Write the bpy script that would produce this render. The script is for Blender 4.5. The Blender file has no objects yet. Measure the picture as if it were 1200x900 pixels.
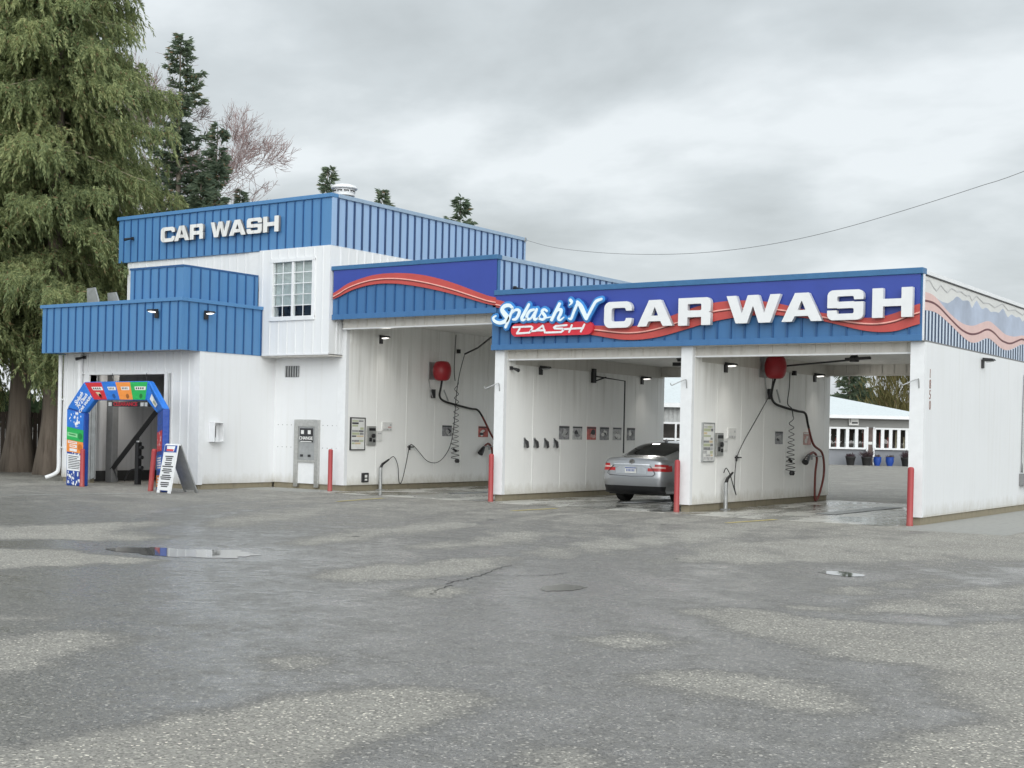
import bpy, bmesh, math, random
import numpy as np
from mathutils import Vector, Matrix
random.seed(7); np.random.seed(7)
sc = bpy.context.scene
COL = sc.collection
PI = math.pi
ROOTS = {}                                   # world position of every root

def tag(o, label=None, cat=None, group=None, kind=None):
    if label: o['label'] = label
    if cat: o['category'] = cat
    if group: o['group'] = group
    if kind: o['kind'] = kind
    return o

def thing(name, label, cat, loc=(0, 0, 0), group=None, rz=0.0):
    o = bpy.data.objects.new(name, None); COL.objects.link(o)
    o.empty_display_size = .2
    o.location = loc; o.rotation_euler = (0, 0, rz)
    ROOTS[o.name] = Vector(loc)
    return tag(o, label, cat, group)

def rootloc(o):
    while o.parent is not None: o = o.parent
    return ROOTS.get(o.name, Vector((0, 0, 0)))

def copy_tree(o, parent=None):
    c = o.copy(); COL.objects.link(c)
    if parent is not None: c.parent = parent
    for ch in list(o.children): copy_tree(ch, c)
    return c

def link_mesh(name, me, mats, parent=None, local=False, smooth=False, bevel=0.0, auto=None):
    o = bpy.data.objects.new(name, me); COL.objects.link(o)
    for m in (mats if isinstance(mats, (list, tuple)) else [mats]): me.materials.append(m)
    if parent is not None:
        if not local: me.transform(Matrix.Translation(-rootloc(parent)))
        o.parent = parent
    if smooth:
        me.polygons.foreach_set('use_smooth', [True] * len(me.polygons))
    if auto is not None:
        me.set_sharp_from_angle(angle=math.radians(auto))
    if bevel > 0:
        b = o.modifiers.new('bevel', 'BEVEL'); b.width = bevel; b.segments = 2
        b.limit_method = 'ANGLE'; b.angle_limit = math.radians(40)
    return o

def cr(pts, n=8, closed=False):
    """Catmull-Rom resample of a 2-D or 3-D point list."""
    P = [np.array(p, float) for p in pts]; out = []
    N = len(P)
    rng = range(N if closed else N - 1)
    for i in rng:
        if closed: p0, p1, p2, p3 = P[i - 1], P[i], P[(i + 1) % N], P[(i + 2) % N]
        else: p0, p1, p2, p3 = P[max(i - 1, 0)], P[i], P[i + 1], P[min(i + 2, N - 1)]
        for k in range(n):
            t = k / n
            out.append(.5 * ((2 * p1) + (-p0 + p2) * t + (2 * p0 - 5 * p1 + 4 * p2 - p3) * t * t + (-p0 + 3 * p1 - 3 * p2 + p3) * t ** 3))
    if not closed: out.append(P[-1])
    return [tuple(p) for p in out]

class MB:
    def __init__(s): s.v = []; s.f = []; s.m = []
    def face(s, pts, mi=0):
        n = len(s.v); s.v += [tuple(p) for p in pts]; s.f.append(tuple(range(n, n + len(pts)))); s.m.append(mi); return s
    def hexa(s, c, mi=0):                 # 8 corners: bottom ring then top ring
        n = len(s.v); s.v += [tuple(p) for p in c]
        for q in ((3, 2, 1, 0), (4, 5, 6, 7), (0, 1, 5, 4), (1, 2, 6, 5), (2, 3, 7, 6), (3, 0, 4, 7)):
            s.f.append(tuple(n + k for k in q)); s.m.append(mi)
        return s
    def box(s, x0, x1, y0, y1, z0, z1, mi=0):
        x0, x1 = min(x0, x1), max(x0, x1); y0, y1 = min(y0, y1), max(y0, y1); z0, z1 = min(z0, z1), max(z0, z1)
        return s.hexa([(x0, y0, z0), (x1, y0, z0), (x1, y1, z0), (x0, y1, z0), (x0, y0, z1), (x1, y0, z1), (x1, y1, z1), (x0, y1, z1)], mi)
    def obox(s, c, ax, ay, az, mi=0):     # centre and three half-axis vectors
        c = Vector(c); ax = Vector(ax); ay = Vector(ay); az = Vector(az)
        return s.hexa([c - ax - ay - az, c + ax - ay - az, c + ax + ay - az, c - ax + ay - az, c - ax - ay + az, c + ax - ay + az, c + ax + ay + az, c - ax + ay + az], mi)
    def prism(s, pts, off, mi=0):         # planar polygon of 3-D points pushed along off
        n = len(s.v); k = len(pts); off = Vector(off)
        s.v += [tuple(p) for p in pts] + [tuple(Vector(p) + off) for p in pts]
        s.f.append(tuple(range(n + k - 1, n - 1, -1))); s.m.append(mi)
        s.f.append(tuple(range(n + k, n + 2 * k))); s.m.append(mi)
        for i in range(k):
            j = (i + 1) % k; s.f.append((n + i, n + j, n + k + j, n + k + i)); s.m.append(mi)
        return s
    def strip(s, A, B, off, mi=0):        # closed thick ribbon between two polylines of equal length
        off = Vector(off)
        for i in range(len(A) - 1):
            q = [A[i], A[i + 1], B[i + 1], B[i]]
            s.face(q, mi); s.face([tuple(Vector(p) + off) for p in q][::-1], mi)
            for a, b in ((A[i], A[i + 1]), (B[i + 1], B[i])):
                s.face([a, tuple(Vector(a) + off), tuple(Vector(b) + off), b], mi)
        for a, b in ((A[0], B[0]), (A[-1], B[-1])):
            s.face([a, b, tuple(Vector(b) + off), tuple(Vector(a) + off)], mi)
        return s
    def tube(s, path, r, n=8, mi=0, cap=True):
        P = [Vector(p) for p in path]; k = len(P)
        R = r if isinstance(r, (list, tuple)) else [r] * k
        base = len(s.v); up = None
        for i in range(k):
            t = (P[min(i + 1, k - 1)] - P[max(i - 1, 0)])
            t = t.normalized() if t.length > 1e-9 else Vector((0, 0, 1))
            if up is None:
                up = Vector((0, 0, 1)) if abs(t.z) < .9 else Vector((1, 0, 0))
            u = (up - t * up.dot(t))
            u = u.normalized() if u.length > 1e-6 else t.orthogonal().normalized()
            up = u; w = t.cross(u)
            for a in range(n):
                q = P[i] + (u * math.cos(2 * PI * a / n) + w * math.sin(2 * PI * a / n)) * R[i]; s.v.append(tuple(q))
        for i in range(k - 1):
            for a in range(n):
                b = (a + 1) % n
                s.f.append((base + i * n + a, base + i * n + b, base + (i + 1) * n + b, base + (i + 1) * n + a)); s.m.append(mi)
        if cap:
            s.f.append(tuple(base + a for a in range(n))[::-1]); s.m.append(mi)
            s.f.append(tuple(base + (k - 1) * n + a for a in range(n))); s.m.append(mi)
        return s
    def lathe(s, prof, c, n=20, mi=0):
        base = len(s.v); k = len(prof)
        for r, z in prof:
            for a in range(n):
                s.v.append((c[0] + r * math.cos(2 * PI * a / n), c[1] + r * math.sin(2 * PI * a / n), c[2] + z))
        for i in range(k - 1):
            for a in range(n):
                b = (a + 1) % n
                s.f.append((base + i * n + a, base + i * n + b, base + (i + 1) * n + b, base + (i + 1) * n + a)); s.m.append(mi)
        s.f.append(tuple(base + a for a in range(n))[::-1]); s.m.append(mi)
        s.f.append(tuple(base + (k - 1) * n + a for a in range(n))); s.m.append(mi)
        return s
    def build(s, name, mats, parent=None, local=False, smooth=False, bevel=0.0, auto=None):
        me = bpy.data.meshes.new(name); me.from_pydata(s.v, [], s.f); me.update()
        bm = bmesh.new(); bm.from_mesh(me)
        for f, mi in zip(bm.faces, s.m): f.material_index = mi
        bmesh.ops.remove_doubles(bm, verts=bm.verts, dist=1e-5)
        bmesh.ops.recalc_face_normals(bm, faces=bm.faces)
        bm.to_mesh(me); bm.free()
        return link_mesh(name, me, mats, parent, local, smooth, bevel, auto)

# ---------------------------------------------------------------- materials
def newmat(name):
    m = bpy.data.materials.new(name); m.use_nodes = True
    nt = m.node_tree; return m, nt, nt.nodes['Principled BSDF']
def nd(nt, t, **kw):
    n = nt.nodes.new(t)
    for k, v in kw.items():
        if k in n.inputs.keys() if isinstance(k, str) else False: n.inputs[k].default_value = v
        else: setattr(n, k, v)
    return n
def coords(nt, scale=(1, 1, 1), kind='Object'):
    tc = nt.nodes.new('ShaderNodeTexCoord'); mp = nt.nodes.new('ShaderNodeMapping')
    mp.inputs['Scale'].default_value = scale
    nt.links.new(tc.outputs[kind], mp.inputs[0]); return mp.outputs[0]
def noise(nt, vec, scale, detail=4, rough=.55, dist=0):
    n = nt.nodes.new('ShaderNodeTexNoise'); n.inputs['Scale'].default_value = scale
    n.inputs['Detail'].default_value = detail; n.inputs['Roughness'].default_value = rough; n.inputs['Distortion'].default_value = dist
    if vec is not None: nt.links.new(vec, n.inputs['Vector'])
    return n.outputs['Fac']
def ramp(nt, fac, stops):
    r = nt.nodes.new('ShaderNodeValToRGB'); e = r.color_ramp.elements
    while len(e) < len(stops): e.new(.5)
    for k, (p, c) in enumerate(stops):
        e[k].position = p; e[k].color = tuple(c) + (1,) if len(c) == 3 else c
    nt.links.new(fac, r.inputs[0]); return r.outputs[0]
def mix(nt, fac, a, b, mode='MIX'):
    m = nt.nodes.new('ShaderNodeMix'); m.data_type = 'RGBA'; m.blend_type = mode
    for i, x in ((0, fac), (6, a), (7, b)):
        if isinstance(x, (int, float)): m.inputs[i].default_value = x
        elif isinstance(x, (tuple, list)): m.inputs[i].default_value = tuple(x) + (1,)
        else: nt.links.new(x, m.inputs[i])
    return m.outputs[2]
def mth(nt, op, a, b=None, c=None, clamp=False):
    m = nt.nodes.new('ShaderNodeMath'); m.operation = op; m.use_clamp = clamp
    for i, x in enumerate((a, b, c)):
        if x is None: continue
        if isinstance(x, (int, float)): m.inputs[i].default_value = x
        else: nt.links.new(x, m.inputs[i])
    return m.outputs[0]
def bump(nt, h, bsdf, strength=.3, dist=.01):
    b = nt.nodes.new('ShaderNodeBump'); b.inputs['Strength'].default_value = strength; b.inputs['Distance'].default_value = dist
    nt.links.new(h, b.inputs['Height']); nt.links.new(b.outputs[0], bsdf.inputs['Normal'])

def plain(name, col, rough=.5, metal=0.0, var=.12, vs=6.0, spec=.5, coat=0, emit=0):
    """painted / moulded surface with slight uneven tone"""
    m, nt, b = newmat(name)
    c2 = tuple(max(0, x * (1 - var)) for x in col); c1 = tuple(min(1, x * (1 + var * .5)) for x in col)
    f = noise(nt, coords(nt), vs, 5, .6)
    nt.links.new(ramp(nt, f, [(.3, c2), (.7, c1)]), b.inputs['Base Color'])
    b.inputs['Roughness'].default_value = rough; b.inputs['Metallic'].default_value = metal
    b.inputs['Specular IOR Level'].default_value = spec
    if coat: b.inputs['Coat Weight'].default_value = coat; b.inputs['Coat Roughness'].default_value = .06
    if emit:
        b.inputs['Emission Color'].default_value = tuple(col) + (1,); b.inputs['Emission Strength'].default_value = emit
    return m

def siding(name, col, dirt=(.45, .42, .36), streak=.35, rough=.45, base_dirt=.5, bsc=1.0, runs=None, buckle=0.0):
    """painted metal wall: vertical rain streaks, faint blotches, splashed dirt low down with an uneven edge"""
    m, nt, b = newmat(name)
    st = noise(nt, coords(nt, (5, 5, .22)), 1.6, 5, .6)
    bl = noise(nt, coords(nt), .9, 5, .6)
    c = mix(nt, mth(nt, 'MULTIPLY', ramp(nt, st, [(.50, (0, 0, 0)), (.75, (1, 1, 1))]), streak), col, dirt)
    c = mix(nt, mth(nt, 'MULTIPLY', ramp(nt, bl, [(.42, (0, 0, 0)), (.75, (1, 1, 1))]), .18), c, tuple(x * .8 for x in col))
    if base_dirt:
        tc = nt.nodes.new('ShaderNodeTexCoord'); sx = nt.nodes.new('ShaderNodeSeparateXYZ'); nt.links.new(tc.outputs['Object'], sx.inputs[0])
        dn = noise(nt, coords(nt, (2.2, 2.2, 1.2)), 2.0, 6, .7)
        h = mth(nt, 'SUBTRACT', mth(nt, 'MULTIPLY', dn, .55), sx.outputs[2])
        k = mth(nt, 'MULTIPLY', mth(nt, 'ADD', h, .12), 3.0, clamp=True)
        c = mix(nt, mth(nt, 'MULTIPLY', k, base_dirt), c, (.33, .29, .2))
    if runs:                                 # grime runs starting below the ceiling, each its own length
        tc2 = nt.nodes.new('ShaderNodeTexCoord'); s2 = nt.nodes.new('ShaderNodeSeparateXYZ'); nt.links.new(tc2.outputs['Object'], s2.inputs[0])
        rn = noise(nt, coords(nt, (4.5, 4.5, .05)), 1.0, 4, .7); rn2 = noise(nt, coords(nt, (5.5, 5.5, .25)), 1.0, 5, .65)
        lo = mth(nt, 'SUBTRACT', runs, mth(nt, 'MULTIPLY', rn, 2.6))
        k = mth(nt, 'MULTIPLY', mth(nt, 'MULTIPLY', mth(nt, 'SUBTRACT', s2.outputs[2], lo), 1.1, clamp=True), ramp(nt, rn2, [(.45, (0, 0, 0)), (.72, (1, 1, 1))]))
        c = mix(nt, mth(nt, 'MULTIPLY', k, .40), c, (.36, .34, .29))
    nt.links.new(c, b.inputs['Base Color'])
    b.inputs['Roughness'].default_value = rough
    h = noise(nt, coords(nt), 14, 3)
    if buckle: h = mth(nt, 'ADD', mth(nt, 'MULTIPLY', h, .15), mth(nt, 'MULTIPLY', noise(nt, coords(nt, (2.2, 2.2, .8)), 1.0, 2), buckle))
    bump(nt, h, b, .05 * bsc if not buckle else .35, .01 if not buckle else .03)
    return m

M = {}
M['white'] = siding('white_siding', (.755, .765, .775), dirt=(.50, .47, .40), streak=.14, base_dirt=.5, buckle=.3)
M['white_bay'] = siding('white_bay_panel', (.88, .88, .86), dirt=(.62, .61, .57), streak=.12, base_dirt=.6, rough=.4, runs=3.45, buckle=.25)
M['white_trim'] = plain('white_trim', (.77, .78, .79), .4, var=.05)
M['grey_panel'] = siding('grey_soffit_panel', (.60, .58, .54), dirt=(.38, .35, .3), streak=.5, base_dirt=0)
M['ceil'] = plain('ceiling_panel', (.80, .79, .76), .5)
M['blue'] = siding('blue_siding', (.085, .228, .445), dirt=(.065, .19, .40), streak=.7, base_dirt=0, rough=.42, buckle=.5)
M['blue_seam_shade'] = plain('blue_seam_shade', (.022, .09, .235), .5)  # dark joint colour, also painting the shadow line beside each rib
M['blue_low'] = siding('blue_rib_panel', (.050, .155, .340), dirt=(.03, .11, .26), streak=.5, base_dirt=0, rough=.4)
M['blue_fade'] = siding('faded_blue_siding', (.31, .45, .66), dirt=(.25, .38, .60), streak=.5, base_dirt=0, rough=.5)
M['seam_fade_shade'] = plain('faded_seam_shade', (.025, .06, .15), .5)  # unfaded dark joints, with the rib shadow lines put into the colour
M['purple'] = plain('sign_blue', (.036, .066, .33), .32, var=.06, vs=2)
M['red_band'] = plain('red_band', (.50, .075, .065), .35, var=.1, vs=3)
M['red_line'] = plain('red_band_highlight', (.85, .42, .36), .35)
M['red_dark'] = plain('red_band_shadow', (.16, .02, .02), .35)
M['cap'] = plain('blue_cap', (.045, .15, .31), .35)
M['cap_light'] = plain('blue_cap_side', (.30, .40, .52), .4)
M['concrete'] = siding('stained_concrete', (.165, .145, .11), dirt=(.055, .058, .032), streak=.9, base_dirt=.6, rough=.85, bsc=6)
M['dark'] = plain('dark_metal', (.022, .022, .024), .45)
M['black'] = plain('black_plastic', (.012, .012, .013), .4)
M['rubber'] = plain('black_rubber', (.018, .018, .018), .7)
M['hose_red'] = plain('hose_red_brown', (.16, .03, .022), .5)
M['steel'] = plain('brushed_steel', (.55, .55, .53), .35, .85, var=.15, vs=14)
M['galv'] = plain('galvanised_steel', (.42, .43, .43), .45, .6, var=.2)
M['grey_paint'] = plain('grey_paint', (.20, .20, .20), .5)
M['red_post'] = siding('red_bollard_paint', (.37, .043, .048), dirt=(.28, .06, .06), streak=.5, base_dirt=.12, rough=.5)
M['red_dome'] = plain('red_fibreglass', (.33, .012, .02), .35)
M['lamp'] = plain('lamp_lens', (1, .97, .9), .3, emit=1.6)
M['letter'] = plain('letter_white', (.76, .77, .78), .35, var=.04)
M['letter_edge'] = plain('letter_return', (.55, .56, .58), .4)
M['letter_old'] = siding('weathered_white', (.78, .78, .76), dirt=(.35, .33, .3), streak=.7, base_dirt=0)
M['logo_blue'] = plain('logo_blue', (.05, .26, .62), .3)
M['logo_red'] = plain('logo_red', (.62, .03, .05), .3)
M['logo_face'] = plain('logo_pale', (.78, .88, .92), .3, var=.08, vs=8)
M['room'] = siding('tunnel_wall', (.55, .55, .56), dirt=(.28, .28, .28), streak=.6, base_dirt=.5)
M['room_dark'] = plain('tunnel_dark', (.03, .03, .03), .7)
M['cream'] = plain('print_cream', (.66, .655, .63), .3, var=.08, vs=2)
M['pale_blue'] = plain('print_pale_blue', (.39, .45, .57), .3, var=.3, vs=1.2)
M['pink'] = plain('print_pink', (.70, .47, .43), .3, var=.08)
M['maroon'] = plain('print_maroon', (.12, .02, .025), .4)
M['skyline'] = plain('print_grey', (.50, .50, .50), .4)
M['rib_pale'] = plain('print_rib', (.60, .68, .78), .35, var=.06)
M['navy'] = plain('print_navy', (.012, .035, .09), .5)
M['number'] = plain('number_brown', (.22, .10, .07), .5)
M['yellow'] = plain('yellow_paint', (.55, .42, .10), .7, var=.5, vs=20)
M['paper'] = plain('paper_white', (.72, .72, .70), .5)
M['poster_grey'] = plain('poster_grey', (.28, .28, .29), .4, var=.7, vs=9)
M['poster_mid'] = plain('poster_mid_grey', (.50, .50, .50), .4, var=.5, vs=12)
M['poster_red'] = plain('poster_red', (.52, .12, .10), .4, var=.5, vs=9)
M['poster_pink'] = plain('poster_pink', (.55, .33, .30), .4, var=.4, vs=9)
M['orange'] = plain('print_orange', (.80, .27, .05), .4, var=.06)
M['green'] = plain('print_green', (.015, .40, .09), .4, var=.06)
M['pblue'] = plain('print_blue', (.02, .17, .62), .4, var=.1)
M['dblue'] = plain('print_dark_blue', (.012, .06, .32), .4, var=.1)
M['pred'] = plain('print_red', (.55, .02, .03), .4, var=.06)
M['print_white'] = plain('print_white', (.8, .82, .84), .4)
M['print_dark'] = plain('print_dark', (.03, .03, .035), .5)
M['tan'] = plain('print_tan', (.62, .50, .32), .5)
M['olive'] = plain('print_olive', (.45, .48, .32), .5)
M['blind'] = plain('window_blind', (.62, .65, .64), .6)

def glass_mat(name, tint=(.9, .95, .95), rough=.0, boost=1.0):
    m, nt, b = newmat(name); nt.nodes.remove(b)
    out = nt.nodes['Material Output']
    tr = nt.nodes.new('ShaderNodeBsdfTransparent'); tr.inputs[0].default_value = tint + (1,)
    gl = nt.nodes.new('ShaderNodeBsdfGlossy'); gl.inputs['Roughness'].default_value = rough
    fr = nt.nodes.new('ShaderNodeLayerWeight'); fr.inputs['Blend'].default_value = .5
    mx = nt.nodes.new('ShaderNodeMixShader')
    k = mth(nt, 'ADD', mth(nt, 'MULTIPLY', mth(nt, 'POWER', fr.outputs['Facing'], 5.0), .9), .045 * boost, clamp=True)
    nt.links.new(k, mx.inputs[0]); nt.links.new(tr.outputs[0], mx.inputs[1]); nt.links.new(gl.outputs[0], mx.inputs[2])
    nt.links.new(mx.outputs[0], out.inputs['Surface']); return m
M['glass'] = glass_mat('window_glass', boost=2.0)

def car_paint():
    m, nt, b = newmat('silver_paint')
    b.inputs['Base Color'].default_value = (.37, .38, .40, 1); b.inputs['Metallic'].default_value = .75
    b.inputs['Roughness'].default_value = .32; b.inputs['Coat Weight'].default_value = 1; b.inputs['Coat Roughness'].default_value = .04
    return m
M['silver'] = car_paint()
M['car_glass'] = plain('tinted_glass', (.010, .012, .013), .04, var=0, spec=.6)
M['chrome'] = plain('chrome', (.75, .75, .76), .12, 1.0, var=0)
M['tail_red'] = plain('tail_lamp_red', (.42, .006, .008), .2, var=0, coat=.25)
M['tail_white'] = plain('tail_lamp_clear', (.72, .50, .47), .15, var=0, coat=.4)
M['tyre'] = plain('tyre', (.012, .012, .012), .8)

for k_ in ('pblue', 'dblue', 'pred', 'orange', 'green'):       # printed fabric: soft wrinkles
    nt_ = M[k_].node_tree; bump(nt_, noise(nt_, coords(nt_, (3, 3, 6)), 1.6, 3, .6, 1.2), nt_.nodes['Principled BSDF'], .55, .03)
# ---------------------------------------------------------------- shapes from signed-distance fields (letters, swooshes)
def sd_box(X, Y, x0, x1, y0, y1, r=0.0):
    cx, cy, hx, hy = (x0 + x1) / 2, (y0 + y1) / 2, (x1 - x0) / 2 - r, (y1 - y0) / 2 - r
    qx, qy = np.abs(X - cx) - hx, np.abs(Y - cy) - hy
    return np.hypot(np.maximum(qx, 0), np.maximum(qy, 0)) + np.minimum(np.maximum(qx, qy), 0) - r
def sd_poly(X, Y, pts):
    d = np.full(X.shape, 1e9); ins = np.zeros(X.shape, bool); n = len(pts)
    for i in range(n):
        ax, ay = pts[i]; bx, by = pts[(i + 1) % n]
        ex, ey = bx - ax, by - ay
        t = np.clip(((X - ax) * ex + (Y - ay) * ey) / (ex * ex + ey * ey + 1e-12), 0, 1)
        d = np.minimum(d, np.hypot(X - ax - t * ex, Y - ay - t * ey))
        c = ((ay > Y) != (by > Y)) & (X < (bx - ax) * (Y - ay) / ((by - ay) if abs(by - ay) > 1e-12 else 1e-12) + ax)
        ins ^= c
    return np.where(ins, -d, d)
def sd_stroke(X, Y, pts, w):
    d = np.full(X.shape, 1e9)
    W = w if isinstance(w, (list, tuple)) else [w] * len(pts)
    for i in range(len(pts) - 1):
        (ax, ay), (bx, by) = pts[i][:2], pts[i + 1][:2]; ex, ey = bx - ax, by - ay
        t = np.clip(((X - ax) * ex + (Y - ay) * ey) / (ex * ex + ey * ey + 1e-12), 0, 1)
        d = np.minimum(d, np.hypot(X - ax - t * ex, Y - ay - t * ey) - (W[i] + (W[i + 1] - W[i]) * t))
    return d
def contours(F, xs, ys):
    S = F < 0
    mixed = np.argwhere((S[:-1, :-1] != S[1:, :-1]) | (S[:-1, :-1] != S[:-1, 1:]) | (S[:-1, :-1] != S[1:, 1:]))
    seg = {}
    def pt(e):
        k, i, j = e
        if k == 'h': a, b = F[i, j], F[i, j + 1]; t = a / (a - b); return (xs[j] + t * (xs[j + 1] - xs[j]), ys[i])
        a, b = F[i, j], F[i + 1, j]; t = a / (a - b); return (xs[j], ys[i] + t * (ys[i + 1] - ys[i]))
    for i, j in mixed:
        e = []
        c00, c01, c11, c10 = S[i, j], S[i, j + 1], S[i + 1, j + 1], S[i + 1, j]
        if c00 != c01: e.append(('h', i, j))
        if c01 != c11: e.append(('v', i, j + 1))
        if c11 != c10: e.append(('h', i + 1, j))
        if c10 != c00: e.append(('v', i, j))
        for a in range(0, len(e) - 1, 2):
            seg.setdefault(e[a], []).append(e[a + 1]); seg.setdefault(e[a + 1], []).append(e[a])
    loops = []; seen = set()
    for s0 in list(seg):
        if s0 in seen: continue
        loop = [s0]; seen.add(s0); cur = s0
        while True:
            nx = [q for q in seg[cur] if q not in seen]
            if not nx: break
            cur = nx[0]; seen.add(cur); loop.append(cur)
        if len(loop) > 3: loops.append([pt(e) for e in loop])
    return loops
def simplify(L, tol):
    out = []; n = len(L); i = 0; keep = [L[0]]
    a = 0
    while a < n - 1:
        b = a + 1
        while b + 1 < n:
            P, Q = np.array(L[a]), np.array(L[b + 1]); d = Q - P; l = np.hypot(*d) + 1e-12
            seg = np.array(L[a + 1:b + 1])
            if np.max(np.abs((seg[:, 0] - P[0]) * d[1] - (seg[:, 1] - P[1]) * d[0])) / l > tol: break
            b += 1
        keep.append(L[b]); a = b
    return keep
def field_mesh(fn, bbox, h, depth, bevel=0.0, tol=None):
    """extruded solid (local x, y, depth along +z from 0) of the area where fn < 0"""
    x0, x1, y0, y1 = bbox
    xs = np.arange(x0 - 2.37 * h, x1 + 3 * h, h); ys = np.arange(y0 - 2.41 * h, y1 + 3 * h, h)
    X, Y = np.meshgrid(xs, ys); F = fn(X, Y)
    cu = bpy.data.curves.new('outline', 'CURVE'); cu.dimensions = '2D'; cu.fill_mode = 'BOTH'
    cu.extrude = depth / 2 - bevel; cu.bevel_depth = bevel; cu.bevel_resolution = 1
    for L in contours(F, xs, ys):
        L = simplify(L, (tol or h * .22))
        if len(L) < 3: continue
        sp = cu.splines.new('POLY'); sp.points.add(len(L) - 1)
        for p, q in zip(sp.points, L): p.co = (q[0], q[1], 0, 1)
        sp.use_cyclic_u = True
    ob = bpy.data.objects.new('outline', cu)
    me = bpy.data.meshes.new_from_object(ob)
    bpy.data.objects.remove(ob); bpy.data.curves.remove(cu)
    me.transform(Matrix.Translation((0, 0, depth / 2)))
    return me
FRONT = Matrix(((1, 0, 0, 0), (0, 0, -1, 0), (0, 1, 0, 0), (0, 0, 0, 1)))      # x -> X, y -> Z, z -> -Y
SIDE = Matrix(((0, 0, 1, 0), (1, 0, 0, 0), (0, 1, 0, 0), (0, 0, 0, 1)))        # x -> Y, y -> Z, z -> +X
def text_mesh(txt, size, depth, bold=0.0):
    cu = bpy.data.curves.new('text', 'FONT'); cu.body = txt; cu.size = size; cu.extrude = depth / 2; cu.offset = bold
    cu.align_x = 'CENTER'; cu.align_y = 'CENTER'; cu.resolution_u = 3
    ob = bpy.data.objects.new('text', cu); me = bpy.data.meshes.new_from_object(ob)
    bpy.data.objects.remove(ob); bpy.data.curves.remove(cu)
    return me
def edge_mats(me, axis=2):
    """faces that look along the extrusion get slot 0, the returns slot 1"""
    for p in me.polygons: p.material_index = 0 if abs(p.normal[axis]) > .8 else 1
    return me

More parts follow.
